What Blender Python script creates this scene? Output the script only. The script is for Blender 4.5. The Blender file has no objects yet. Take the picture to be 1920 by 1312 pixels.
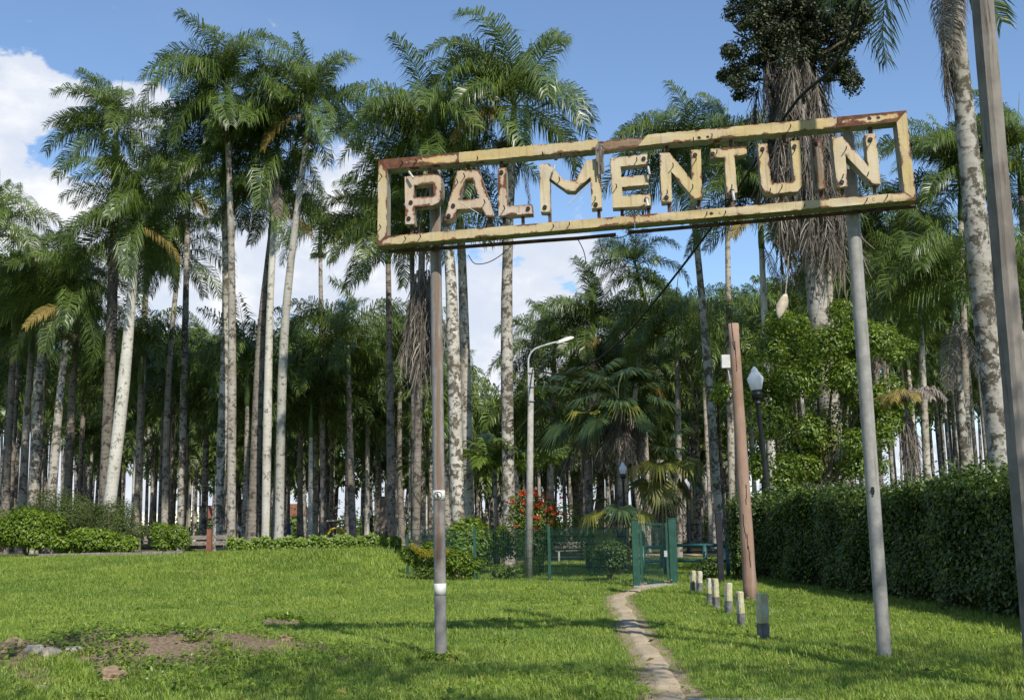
import bpy, bmesh, math, random
import numpy as np
from mathutils import Vector, Matrix
from mathutils.geometry import delaunay_2d_cdt

R = math.radians
random.seed(7)
rng = np.random.default_rng(7)
scene = bpy.context.scene
COL = scene.collection

# ------------------------------------------------------------------ camera
FPX, CX, CY = 2059.0, 960.0, 656.0            # focal length and centre in photograph pixels
PITCH, ROLL, EYE = R(9.1), R(1.1), 1.6
_f = Vector((0, math.cos(PITCH), math.sin(PITCH)))
_r0 = Vector((1, 0, 0)); _u0 = Vector((0, -math.sin(PITCH), math.cos(PITCH)))
_R = _r0 * math.cos(ROLL) - _u0 * math.sin(ROLL)
_U = _r0 * math.sin(ROLL) + _u0 * math.cos(ROLL)
cam_d = bpy.data.cameras.new('camera'); cam = bpy.data.objects.new('camera', cam_d); COL.objects.link(cam)
cam_d.sensor_width = 36; cam_d.sensor_fit = 'HORIZONTAL'; cam_d.lens = FPX / 1920 * 36
cam_d.clip_start = 0.1; cam_d.clip_end = 5000
M = Matrix.Identity(4)
for i in range(3):
    M[i][0] = _R[i]; M[i][1] = _U[i]; M[i][2] = -_f[i]
M[2][3] = EYE
cam.matrix_world = M
scene.camera = cam

def ray(x, y):
    return (_R * ((x - CX) / FPX) + _U * ((CY - y) / FPX) + _f)
def at(x, y, Y):
    d = ray(x, y); t = Y / d.y
    return Vector((d.x * t, Y, EYE + d.z * t))

# ------------------------------------------------------------------ sun, sky, exposure
SUN = Vector((2.3, -5.0, 5.3)).normalized()
sun_d = bpy.data.lights.new('sun', 'SUN'); sun = bpy.data.objects.new('sun', sun_d); COL.objects.link(sun)
sun_d.energy = 4.2; sun_d.angle = R(0.55); sun_d.color = (1.0, 0.94, 0.85)
sun.rotation_euler = (-SUN).to_track_quat('-Z', 'Y').to_euler()
sun.location = (20, -40, 60)
world = bpy.data.worlds.new('World'); scene.world = world; world.use_nodes = True
def build_world():
    nt = world.node_tree; N = nt.nodes; L = nt.links; N.clear()
    out = N.new('ShaderNodeOutputWorld')
    sky = N.new('ShaderNodeTexSky'); sky.sky_type = 'NISHITA'; sky.sun_disc = False
    sky.sun_elevation = math.asin(SUN.z); sky.sun_rotation = math.atan2(SUN.x, SUN.y)
    sky.air_density = 1.0; sky.dust_density = 0.0; sky.ozone_density = 3.6
    bg = N.new('ShaderNodeBackground'); bg.inputs[1].default_value = 0.13
    L.new(sky.outputs[0], bg.inputs[0])
    cl = N.new('ShaderNodeBackground'); cl.inputs[1].default_value = 0.80
    tc = N.new('ShaderNodeTexCoord'); D = tc.outputs['Generated']
    sep = N.new('ShaderNodeSeparateXYZ'); L.new(D, sep.inputs[0])
    def math_(op, a, b=None, c=None):
        n = N.new('ShaderNodeMath'); n.operation = op
        for i, v in enumerate((a, b, c)):
            if v is None: continue
            if isinstance(v, (int, float)): n.inputs[i].default_value = v
            else: L.new(v, n.inputs[i])
        return n.outputs[0]
    def mapr(v, a, b, c, d, smooth=True):
        n = N.new('ShaderNodeMapRange'); n.interpolation_type = 'SMOOTHSTEP' if smooth else 'LINEAR'
        L.new(v, n.inputs[0])
        for i, q in enumerate((a, b, c, d)): n.inputs[i + 1].default_value = q
        return n.outputs[0]
    def noise(scale, det, rough, off=(0, 0, 0), sz=1.6):
        mp = N.new('ShaderNodeMapping'); mp.inputs['Location'].default_value = off
        mp.inputs['Scale'].default_value = (1, 1, sz); L.new(D, mp.inputs[0])
        n = N.new('ShaderNodeTexNoise'); n.inputs['Scale'].default_value = scale
        n.inputs['Detail'].default_value = det; n.inputs['Roughness'].default_value = rough
        L.new(mp.outputs[0], n.inputs['Vector']); return n.outputs[0]
    big = noise(6.0, 9, 0.56, (3.1, 0.4, 0.2))
    # broken cumulus low round the whole horizon, thinning with height
    low = mapr(sep.outputs['Z'], 0.02, 0.36, 0.34, 0.0)
    field = math_('ADD', low, 0.0)
    # the heaps the photograph shows
    lobes = [(5, 200, 80, .30), (75, 190, 60, .34), (20, 330, 75, .26), (40, 430, 110, .34), (130, 480, 110, .28), (90, 290, 60, -.2), (262, 200, 50, .30), (330, 330, 90, .16),
             (380, 560, 130, .2), (600, 520, 170, .22), (690, 400, 110, .16), (1000, 560, 150, .24), (930, 660, 110, .2), (1185, 560, 80, .25),
             (130, 55, 90, .09), (690, 110, 100, .03), (730, 60, 130, -.14), (620, 90, 90, -.10), (470, 10, 120, .11), (1290, 470, 100, -.12), (1650, 380, 330, -.26), (1500, 150, 400, -.2)]
    for (x, y, r, w) in lobes:
        d = ray(x, y).normalized()
        dp = N.new('ShaderNodeVectorMath'); dp.operation = 'DOT_PRODUCT'
        nv = N.new('ShaderNodeVectorMath'); nv.operation = 'NORMALIZE'; L.new(D, nv.inputs[0]); L.new(nv.outputs[0], dp.inputs[0])
        dp.inputs[1].default_value = d
        g = mapr(dp.outputs['Value'], math.cos(r * 1.5 / FPX), math.cos(r * 0.2 / FPX), 0, w)
        field = math_('ADD', field, g)
    dens = math_('ADD', field, math_('ADD', math_('MULTIPLY', math_('SUBTRACT', big, 0.5), 1.0), math_('MULTIPLY', math_('SUBTRACT', noise(22.0, 8, 0.6, (7.0, 1.0, 3.0)), 0.5), 0.95)))
    mask = mapr(dens, 0.15, 0.27, 0.0, 0.97)
    veil = math_('MULTIPLY', mapr(noise(2.2, 6, 0.6, (0.3, 2.0, 1.0)), 0.52, 0.80, 0, 0.10), 1.0)
    mask = math_('MAXIMUM', mask, veil)
    shade = mapr(noise(11.0, 6, 0.6, (1.0, 4.0, 2.2)), 0.30, 0.66, 0, 1)
    thick = mapr(dens, 0.25, 0.65, 0.15, 1.0)
    mixc = N.new('ShaderNodeMix'); mixc.data_type = 'RGBA'
    L.new(math_('MULTIPLY', shade, thick), mixc.inputs[0])
    mixc.inputs[6].default_value = (0.66, 0.72, 0.84, 1); mixc.inputs[7].default_value = (0.97, 0.97, 0.98, 1)
    L.new(mixc.outputs[2], cl.inputs[0])
    ms = N.new('ShaderNodeMixShader'); L.new(mask, ms.inputs[0]); L.new(bg.outputs[0], ms.inputs[1]); L.new(cl.outputs[0], ms.inputs[2])
    L.new(ms.outputs[0], out.inputs[0])
build_world()
vs = scene.view_settings
vs.view_transform = 'Standard'; vs.look = 'None'; vs.exposure = 0.44; vs.gamma = 1.0; vs.use_curve_mapping = False
scene.cycles.max_bounces = 6; scene.cycles.diffuse_bounces = 3; scene.cycles.glossy_bounces = 2
scene.cycles.transmission_bounces = 4; scene.cycles.transparent_max_bounces = 6
scene.cycles.caustics_reflective = False; scene.cycles.caustics_refractive = False

# ------------------------------------------------------------------ helpers
def tag(o, label=None, cat=None, group=None, kind=None):
    if label: o['label'] = label
    if cat: o['category'] = cat
    if group: o['group'] = group
    if kind: o['kind'] = kind
    return o
def empty(name, loc, rz=0.0):
    o = bpy.data.objects.new(name, None); o.empty_display_size = 0.2
    COL.objects.link(o); o.location = loc; o.rotation_euler = (0, 0, rz); return o
def link(name, mesh, parent=None, loc=None):
    o = bpy.data.objects.new(name, mesh); COL.objects.link(o)
    if parent: o.parent = parent
    if loc is not None: o.location = loc
    return o
def smoothstep(a, b, x):
    t = np.clip((np.asarray(x, float) - a) / (b - a), 0, 1); return t * t * (3 - 2 * t)

class MB:
    """collects verts / faces / material indices / one float attribute"""
    def __init__(s): s.v = []; s.f = []; s.m = []; s.a = []
    def add(s, verts, faces, mi=0, attr=0.0):
        b = len(s.v); s.v += [tuple(p) for p in verts]
        s.a += list(attr) if hasattr(attr, '__len__') else [attr] * len(verts)
        for f in faces: s.f.append(tuple(i + b for i in f)); s.m.append(mi)
    def box(s, c, h, mi=0, rot=None, attr=0.0):
        c = Vector(c); vs_ = []
        for x in (-1, 1):
            for y in (-1, 1):
                for z in (-1, 1):
                    p = Vector((x * h[0], y * h[1], z * h[2]))
                    if rot: p = rot @ p
                    vs_.append(c + p)
        s.add(vs_, [(0, 1, 3, 2), (4, 6, 7, 5), (0, 4, 5, 1), (2, 3, 7, 6), (0, 2, 6, 4), (1, 5, 7, 3)], mi, attr)
    def tube(s, pts, rad, n=8, mi=0, cap=True, attr=0.0):
        pts = [Vector(p) for p in pts]; K = len(pts)
        if not hasattr(rad, '__len__'): rad = [rad] * K
        vs_ = []; ref = None
        for i, p in enumerate(pts):
            t = (pts[min(i + 1, K - 1)] - pts[max(i - 1, 0)]).normalized()
            if ref is None:
                ref = Vector((1, 0, 0)) if abs(t.x) < 0.9 else Vector((0, 1, 0))
            a = (ref - t * ref.dot(t)).normalized(); ref = a; b = t.cross(a)
            for j in range(n):
                q = 2 * math.pi * j / n
                vs_.append(p + (a * math.cos(q) + b * math.sin(q)) * rad[i])
        fs = [(i * n + j, i * n + (j + 1) % n, (i + 1) * n + (j + 1) % n, (i + 1) * n + j) for i in range(K - 1) for j in range(n)]
        if cap: fs += [tuple(range(n))[::-1], tuple((K - 1) * n + j for j in range(n))]
        s.add(vs_, fs, mi, attr)
    def lathe(s, prof, n=16, c=(0, 0, 0), mi=0):
        s.tube([(c[0], c[1], c[2] + z) for r, z in prof], [max(r, 1e-3) for r, z in prof], n, mi)
    def mesh(s, name, mats, smooth=False, attr=None):
        me = bpy.data.meshes.new(name); me.from_pydata(s.v, [], s.f)
        for m in (mats if isinstance(mats, (list, tuple)) else [mats]): me.materials.append(m)
        me.polygons.foreach_set('material_index', s.m)
        if smooth: me.polygons.foreach_set('use_smooth', [True] * len(s.f))
        if attr:
            at_ = me.attributes.new(attr, 'FLOAT', 'POINT'); at_.data.foreach_set('value', s.a)
        me.update(); return me
    def build(s, name, mats, parent=None, smooth=False, attr=None, loc=None):
        return link(name, s.mesh(name, mats, smooth, attr), parent, loc)

def np_mesh(name, verts, tris, mat, rnd=None, smooth=False, quads=False):
    me = bpy.data.meshes.new(name); k = 4 if quads else 3
    verts = np.ascontiguousarray(verts, np.float32); tris = np.ascontiguousarray(tris, np.int32)
    me.vertices.add(len(verts)); me.vertices.foreach_set('co', verts.ravel())
    me.loops.add(tris.size); me.loops.foreach_set('vertex_index', tris.ravel())
    me.polygons.add(len(tris)); me.polygons.foreach_set('loop_start', np.arange(0, tris.size, k, dtype=np.int32))
    if smooth: me.polygons.foreach_set('use_smooth', np.ones(len(tris), bool))
    if rnd is not None:
        a = me.attributes.new('rnd', 'FLOAT', 'POINT'); a.data.foreach_set('value', np.ascontiguousarray(rnd, np.float32))
    me.materials.append(mat); me.update(calc_edges=True); me.validate(); return me

def unit(v):
    return v / np.maximum(np.linalg.norm(v, axis=-1, keepdims=True), 1e-9)
def leaf_mesh(name, pos, nrm, size, mat, aspect=0.5, droop=0.5, rg=None, fold=0.12):
    """one folded diamond leaf per position; nrm = the way the leaf looks"""
    rg = rg or rng; n = len(pos); nrm = unit(nrm + rg.normal(0, 0.35, (n, 3)))
    ax = rg.normal(0, 1, (n, 3)); ax[:, 2] -= droop; ax = unit(ax - nrm * np.sum(ax * nrm, 1, keepdims=True))
    sd = np.cross(nrm, ax); sz = (np.asarray(size) * rg.uniform(0.65, 1.3, n))[:, None]
    p0 = pos; m = pos + ax * sz * 0.48
    V = np.stack([p0, m + sd * sz * aspect * 0.5 + nrm * sz * fold, pos + ax * sz, m - sd * sz * aspect * 0.5 + nrm * sz * fold], 1).reshape(-1, 3)
    b = np.arange(n)[:, None] * 4
    T = np.concatenate([b + np.array([[0, 1, 2]]), b + np.array([[0, 2, 3]])], 1).reshape(-1, 3)
    return np_mesh(name, V, T, mat, np.repeat(rg.random(n), 4))
def ellipsoid_points(n, c, r, rg=None, shell=0.55):
    rg = rg or rng; d = unit(rg.normal(0, 1, (n, 3)))
    k = shell + (1 - shell) * rg.random(n) ** 0.6
    return np.array(c) + d * k[:, None] * np.array(r), d

# ------------------------------------------------------------------ materials
def new_mat(name):
    m = bpy.data.materials.new(name); m.use_nodes = True; nt = m.node_tree; nt.nodes.clear(); return m, nt
class NB:
    """small node-tree writer"""
    def __init__(s, nt): s.nt = nt; s.N = nt.nodes; s.L = nt.links
    def node(s, t, **kw):
        n = s.N.new(t)
        for k, v in kw.items(): setattr(n, k, v)
        return n
    def put(s, sock, v):
        if hasattr(v, 'is_output') or isinstance(v, bpy.types.NodeSocket): s.L.new(v, sock)
        else:
            if isinstance(v, tuple) and len(v) == 3 and sock.type == 'RGBA': v = (*v, 1)
            sock.default_value = v
    def math(s, op, a, b=None, clamp=False):
        n = s.node('ShaderNodeMath', operation=op); n.use_clamp = clamp; s.put(n.inputs[0], a)
        if b is not None: s.put(n.inputs[1], b)
        return n.outputs[0]
    def mapr(s, v, a, b, c=0.0, d=1.0):
        n = s.node('ShaderNodeMapRange', interpolation_type='SMOOTHSTEP'); s.put(n.inputs[0], v)
        for i, q in enumerate((a, b, c, d)): s.put(n.inputs[i + 1], q)
        return n.outputs[0]
    def mix(s, f, a, b, bt='MIX'):
        n = s.node('ShaderNodeMix', data_type='RGBA', blend_type=bt); s.put(n.inputs[0], f); s.put(n.inputs[6], a); s.put(n.inputs[7], b); return n.outputs[2]
    def coords(s, which='Object', scale=(1, 1, 1)):
        t = s.node('ShaderNodeTexCoord'); mp = s.node('ShaderNodeMapping'); mp.inputs['Scale'].default_value = scale
        s.L.new(t.outputs[which], mp.inputs[0]); return mp.outputs[0]
    def world(s, scale=(1, 1, 1)):
        t = s.node('ShaderNodeNewGeometry'); mp = s.node('ShaderNodeMapping'); mp.inputs['Scale'].default_value = scale
        s.L.new(t.outputs['Position'], mp.inputs[0]); return mp.outputs[0]
    def noise(s, vec, scale, det=4, rough=0.55, dist=0.0):
        n = s.node('ShaderNodeTexNoise'); s.put(n.inputs['Vector'], vec); n.inputs['Scale'].default_value = scale
        n.inputs['Detail'].default_value = det; n.inputs['Roughness'].default_value = rough; n.inputs['Distortion'].default_value = dist
        return n.outputs[0]
    def attr(s, name):
        n = s.node('ShaderNodeAttribute', attribute_name=name); return n.outputs['Fac']
    def objrand(s): return s.node('ShaderNodeObjectInfo').outputs['Random']
    def bump(s, h, strength=0.3, dist=0.02):
        n = s.node('ShaderNodeBump'); n.inputs['Strength'].default_value = strength; n.inputs['Distance'].default_value = dist
        s.L.new(h, n.inputs['Height']); return n.outputs[0]
    def principled(s, col, rough=0.7, spec=0.3, metal=0.0, normal=None):
        n = s.node('ShaderNodeBsdfPrincipled'); s.put(n.inputs['Base Color'], col); s.put(n.inputs['Roughness'], rough)
        s.put(n.inputs['Specular IOR Level'], spec); s.put(n.inputs['Metallic'], metal)
        if normal is not None: s.L.new(normal, n.inputs['Normal'])
        return n.outputs[0]
    def out(s, sh):
        o = s.node('ShaderNodeOutputMaterial'); s.L.new(sh, o.inputs[0])
def leaf_mat(name, dark, mid, light, rough=0.42, spec=0.4, trans=0.3, tcol=None, patch=0.5):
    m, nt = new_mat(name); b = NB(nt)
    r = b.attr('rnd'); w = b.noise(b.world(), 0.9, 3)
    c = b.mix(b.mapr(r, 0.0, 0.6), dark, mid); c = b.mix(b.math('MULTIPLY', b.mapr(r, 0.55, 1.0), b.mapr(w, 0.35, 0.65, 1 - patch, 1.0)), c, light)
    c = b.mix(b.math('MULTIPLY', b.objrand(), 0.35), c, mid)
    p = b.principled(c, rough, spec)
    t = b.node('ShaderNodeBsdfTranslucent'); b.put(t.inputs[0], b.mix(0.5, c, tcol or light))
    ms = b.node('ShaderNodeMixShader'); ms.inputs[0].default_value = trans
    b.L.new(p, ms.inputs[1]); b.L.new(t.outputs[0], ms.inputs[2]); b.out(ms.outputs[0]); return m
def plain_mat(name, col, rough=0.6, spec=0.3, metal=0.0, var=0.25, scale=6.0, bump=0.0):
    m, nt = new_mat(name); b = NB(nt)
    n = b.noise(b.coords(), scale, 5, 0.6)
    c = b.mix(b.mapr(n, 0.3, 0.7), tuple(x * (1 - var) for x in col), tuple(min(1, x * (1 + var)) for x in col))
    b.out(b.principled(c, rough, spec, metal, b.bump(n, bump, 0.02) if bump else None)); return m

def trunk_mat(name, light, grey, dark, cover=0.5, ring=0.3):
    m, nt = new_mat(name); b = NB(nt); co = b.coords()
    o = b.objrand()
    off = b.node('ShaderNodeVectorMath', operation='ADD'); b.L.new(co, off.inputs[0])
    cb = b.node('ShaderNodeCombineXYZ'); b.put(cb.inputs[0], b.math('MULTIPLY', o, 37.0)); b.put(cb.inputs[2], b.math('MULTIPLY', o, 91.0)); b.L.new(cb.outputs[0], off.inputs[1])
    v = off.outputs[0]
    big = b.noise(v, 0.55, 4, 0.6); fine = b.noise(v, 7.0, 6, 0.7); blot = b.noise(v, 3.0, 5, 0.65, 0.6)
    c = b.mix(b.mapr(big, 0.3, 0.68), grey, light)
    c = b.mix(b.mapr(b.math('ADD', blot, b.math('MULTIPLY', b.math('SUBTRACT', fine, 0.5), 0.7)), 0.60 - cover * 0.2, 0.68 - cover * 0.12), c, dark)
    sep = b.node('ShaderNodeSeparateXYZ'); b.L.new(v, sep.inputs[0])
    rings = b.math('SINE', b.math('ADD', b.math('MULTIPLY', sep.outputs[2], 32.0), b.math('MULTIPLY', big, 14.0)))
    c = b.mix(b.math('MULTIPLY', b.mapr(rings, 0.55, 1.0), ring), c, dark)
    c = b.mix(b.math('MULTIPLY', b.mapr(fine, 0.62, 0.7), 0.7), c, (0.55, 0.54, 0.48))
    c = b.mix(b.math('MULTIPLY', b.mapr(b.noise(v, 0.8, 3), 0.6, 0.75), 0.35), c, (0.09, 0.10, 0.04))
    br = b.math('ADD', 0.72, b.math('MULTIPLY', o, 0.5))
    mul = b.node('ShaderNodeVectorMath', operation='SCALE'); b.L.new(c, mul.inputs[0]); b.L.new(br, mul.inputs['Scale'])
    b.out(b.principled(mul.outputs[0], 0.85, 0.15, 0, b.bump(b.math('ADD', fine, b.math('MULTIPLY', rings, 0.10)), 0.5, 0.025))); return m

MAT = {}
MAT['trunk'] = trunk_mat('palm trunk', (0.42, 0.39, 0.33), (0.28, 0.245, 0.195), (0.10, 0.085, 0.062), 0.5, .2)
MAT['trunk_white'] = trunk_mat('pale palm trunk', (0.54, 0.52, 0.455), (0.42, 0.40, 0.34), (0.18, 0.16, 0.125), 0.25, 0.08)
MAT['trunk_mottled'] = trunk_mat('lichen palm trunk', (0.47, 0.44, 0.38), (0.31, 0.28, 0.23), (0.09, 0.078, 0.055), 0.8, 0.12)
MAT['trunk_dark'] = trunk_mat('dark palm trunk', (0.27, 0.24, 0.20), (0.18, 0.155, 0.125), (0.065, 0.055, 0.045), 0.5, 0.35)
MAT['frond'] = leaf_mat('palm leaflet', (0.040, 0.068, 0.017), (0.098, 0.156, 0.030), (0.215, 0.28, 0.062), 0.36, 0.55, 0.32, (0.22, 0.28, 0.045))
MAT['frond_far'] = leaf_mat('far palm leaflet', (0.042, 0.072, 0.018), (0.108, 0.168, 0.034), (0.235, 0.30, 0.065), 0.42, 0.45, 0.32, (0.13, 0.20, 0.035))
MAT['frond_young'] = leaf_mat('young palm leaflet', (0.075, 0.13, 0.020), (0.13, 0.20, 0.026), (0.24, 0.29, 0.04), 0.4, 0.4, 0.38, (0.30, 0.38, 0.04))
MAT['dead'] = leaf_mat('dead palm leaf', (0.085, 0.070, 0.055), (0.19, 0.165, 0.135), (0.36, 0.32, 0.27), 0.8, 0.12, 0.12, (0.25, 0.19, 0.12))
MAT['straw'] = leaf_mat('dying palm leaf', (0.16, 0.12, 0.035), (0.28, 0.21, 0.06), (0.40, 0.33, 0.10), 0.6, 0.2, 0.3, (0.4, 0.3, 0.08))
MAT['shaft'] = plain_mat('crownshaft green', (0.10, 0.155, 0.045), 0.4, 0.4, 0, 0.3, 2.0)
MAT['rachis'] = plain_mat('rachis', (0.15, 0.19, 0.06), 0.5, 0.3, 0, 0.25, 3.0)
MAT['fruit'] = leaf_mat('palm fruit strands', (0.06, 0.065, 0.022), (0.12, 0.12, 0.045), (0.20, 0.18, 0.08), 0.7, 0.2, 0.1)
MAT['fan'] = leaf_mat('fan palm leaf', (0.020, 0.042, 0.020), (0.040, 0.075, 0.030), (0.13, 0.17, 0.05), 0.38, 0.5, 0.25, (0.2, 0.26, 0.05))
MAT['fan_yellow'] = leaf_mat('yellowing fan leaf', (0.09, 0.11, 0.02), (0.20, 0.21, 0.04), (0.36, 0.32, 0.09), 0.45, 0.4, 0.35, (0.4, 0.38, 0.06))
MAT['shrub'] = leaf_mat('bright shrub leaf', (0.075, 0.13, 0.014), (0.15, 0.235, 0.024), (0.28, 0.36, 0.040), 0.4, 0.4, 0.36, (0.26, 0.38, 0.03))
MAT['fern'] = leaf_mat('feathery shrub leaf', (0.065, 0.10, 0.028), (0.115, 0.16, 0.045), (0.19, 0.23, 0.075), 0.6, 0.2, 0.3)
MAT['tree'] = leaf_mat('tree leaf', (0.050, 0.090, 0.012), (0.125, 0.190, 0.022), (0.28, 0.345, 0.045), 0.38, 0.45, 0.36, (0.26, 0.38, 0.02))
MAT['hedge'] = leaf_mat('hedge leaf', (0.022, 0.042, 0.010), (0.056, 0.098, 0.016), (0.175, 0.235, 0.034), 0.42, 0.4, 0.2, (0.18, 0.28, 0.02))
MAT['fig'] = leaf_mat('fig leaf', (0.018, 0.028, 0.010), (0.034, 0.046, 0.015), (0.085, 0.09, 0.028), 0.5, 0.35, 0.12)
MAT['flower'] = leaf_mat('red flower', (0.45, 0.035, 0.018), (0.60, 0.06, 0.03), (0.70, 0.13, 0.05), 0.6, 0.2, 0.25, (0.8, 0.1, 0.05))
MAT['vine_yellow'] = leaf_mat('yellow vine', (0.22, 0.19, 0.02), (0.38, 0.32, 0.03), (0.5, 0.42, 0.05), 0.6, 0.2, 0.3)
MAT['grass'] = None
MAT['twig'] = plain_mat('twigs', (0.07, 0.055, 0.035), 0.9, 0.1, 0, 0.4)
MAT['core'] = plain_mat('hedge light block', (0.022, 0.026, 0.012), 0.95, 0.05, 0, 0.4, 3.0)  # near black, for the box added inside the hedge to block light
MAT['bark'] = plain_mat('bark', (0.13, 0.105, 0.075), 0.9, 0.1, 0, 0.4, 9.0, 0.5)
MAT['black'] = plain_mat('black enamel', (0.018, 0.019, 0.022), 0.4, 0.45, 0, 0.3)
MAT['concrete'] = plain_mat('concrete', (0.33, 0.31, 0.27), 0.85, 0.2, 0, 0.25, 5.0, 0.3)
MAT['galv'] = plain_mat('galvanised steel', (0.42, 0.43, 0.43), 0.5, 0.5, 0.3, 0.18, 5.0)
MAT['green'] = plain_mat('green powder coat', (0.018, 0.072, 0.050), 0.45, 0.4, 0, 0.25)
MAT['green_dark'] = plain_mat('dark green wire', (0.014, 0.055, 0.045), 0.5, 0.4, 0, 0.25)
MAT['pipe'] = plain_mat('blue green pipe', (0.020, 0.085, 0.080), 0.45, 0.4, 0, 0.3)
MAT['white'] = plain_mat('white paint', (0.56, 0.55, 0.50), 0.6, 0.3, 0, 0.15)
MAT['blue'] = plain_mat('blue plastic', (0.035, 0.09, 0.30), 0.4, 0.4, 0, 0.2)
MAT['yellow'] = plain_mat('yellow play paint', (0.50, 0.38, 0.03), 0.5, 0.4, 0, 0.2)
MAT['redpost'] = plain_mat('red brown paint', (0.21, 0.085, 0.055), 0.7, 0.2, 0, 0.25)
MAT['plank'] = plain_mat('grey plank', (0.21, 0.185, 0.155), 0.9, 0.1, 0, 0.4, 12.0, 0.4)
MAT['stone'] = plain_mat('stone', (0.36, 0.33, 0.28), 0.9, 0.1, 0, 0.3, 6.0, 0.6)
MAT['stone_pale'] = plain_mat('pale stone', (0.33, 0.29, 0.225), 0.9, 0.1, 0, 0.35, 6.0, 0.6)
MAT['stone_brown'] = plain_mat('brown stone', (0.27, 0.19, 0.12), 0.9, 0.1, 0, 0.3, 6.0, 0.6)
MAT['cable'] = plain_mat('cable', (0.012, 0.012, 0.013), 0.6, 0.3)
MAT['rusty'] = plain_mat('rusty iron', (0.10, 0.055, 0.035), 0.85, 0.2, 0, 0.5, 9.0, 0.4)
MAT['dark'] = plain_mat('dark socket', (0.02, 0.018, 0.016), 0.6, 0.3)
MAT['spathe'] = plain_mat('dry spathe', (0.50, 0.42, 0.31), 0.8, 0.15, 0, 0.2)
MAT['wall_pale'] = plain_mat('pale plaster', (0.55, 0.55, 0.54), 0.85, 0.1, 0, 0.12)
MAT['roof_red'] = plain_mat('red roof sheet', (0.20, 0.075, 0.055), 0.7, 0.2, 0, 0.2)
def glass_mat():
    m, nt = new_mat('frosted globe'); b = NB(nt)
    p = b.node('ShaderNodeBsdfPrincipled'); p.inputs['Base Color'].default_value = (0.85, 0.86, 0.88, 1); p.inputs['Roughness'].default_value = 0.25
    t = b.node('ShaderNodeBsdfTranslucent'); t.inputs[0].default_value = (0.85, 0.87, 0.9, 1)
    ms = b.node('ShaderNodeMixShader'); ms.inputs[0].default_value = 0.55; b.L.new(p.outputs[0], ms.inputs[1]); b.L.new(t.outputs[0], ms.inputs[2]); b.out(ms.outputs[0]); return m
MAT['globe'] = glass_mat()

def sign_face_mat(name, base, pale, rustiness):
    m, nt = new_mat(name); b = NB(nt); co = b.coords()
    e = b.attr('edge')
    n1 = b.noise(co, 3.2, 6, 0.65, 0.3); n2 = b.noise(co, 16.0, 6, 0.72); n3 = b.noise(co, 1.1, 3, 0.5)
    c = b.mix(b.mapr(n3, 0.35, 0.65), base, pale)
    c = b.mix(b.math('MULTIPLY', b.mapr(b.noise(co, 2.3, 4, 0.6), 0.52, 0.68), 0.45), c, (0.42, 0.36, 0.30))
    streak = b.noise(b.coords('Object', (14, 14, 0.8)), 2.0, 5, 0.6)
    c = b.mix(b.math('MULTIPLY', b.mapr(streak, 0.50, 0.70), 0.55), c, (0.27, 0.175, 0.095))
    thr = b.math('ADD', b.math('MULTIPLY', b.math('SUBTRACT', n1, 0.5), 0.22), b.math('MULTIPLY', b.math('SUBTRACT', n2, 0.5), 0.05))
    w = b.math('SUBTRACT', b.math('ADD', thr, 0.006 + rustiness), e)
    rust = b.mapr(w, -0.006, 0.010)
    rc = b.mix(b.mapr(n2, 0.35, 0.65), (0.075, 0.032, 0.020), (0.165, 0.070, 0.040))
    halo = b.math('MULTIPLY', b.mapr(w, -0.035, 0.01), 0.35)
    c = b.mix(halo, c, (0.36, 0.20, 0.11)); c = b.mix(rust, c, rc)
    b.out(b.principled(c, b.math('ADD', 0.5, b.math('MULTIPLY', rust, 0.4)), 0.3, 0, b.bump(b.math('ADD', n2, b.math('MULTIPLY', rust, -0.6)), 0.35, 0.01))); return m
def sign_side_mat():
    m, nt = new_mat('sign side sheet'); b = NB(nt); co = b.coords()
    n = b.noise(co, 5.0, 6, 0.65); n2 = b.noise(co, 22.0, 4, 0.6)
    c = b.mix(b.mapr(n, 0.4, 0.62), (0.30, 0.29, 0.25), (0.42, 0.40, 0.34))
    c = b.mix(b.mapr(b.math('ADD', n, b.math('MULTIPLY', n2, 0.35)), 0.70, 0.80), c, (0.13, 0.055, 0.03))
    c = b.mix(b.math('MULTIPLY', b.mapr(b.noise(co, 1.5, 3), 0.45, 0.6), 0.55), c, (0.22, 0.21, 0.13))
    b.out(b.principled(c, 0.65, 0.25, 0, b.bump(n2, 0.3, 0.01))); return m
MAT['sign_face'] = sign_face_mat('letter yellow enamel', (0.47, 0.36, 0.16), (0.52, 0.435, 0.29), -0.004)
MAT['sign_face_pink'] = sign_face_mat('letter faded enamel', (0.44, 0.335, 0.19), (0.49, 0.395, 0.325), 0.008)
MAT['sign_frame'] = sign_face_mat('frame yellow enamel', (0.44, 0.335, 0.14), (0.47, 0.385, 0.22), -0.002)
MAT['sign_frame_rust'] = sign_face_mat('frame rusted enamel', (0.48, 0.345, 0.13), (0.50, 0.39, 0.21), 0.036)
MAT['sign_brown'] = sign_face_mat('letter shadow and torn rail brown', (0.20, 0.14, 0.08), (0.16, 0.11, 0.065), 0.02)  # dark brown holds the shadow on letter I; the torn rail shares it
MAT['sign_side'] = sign_side_mat()

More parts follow.
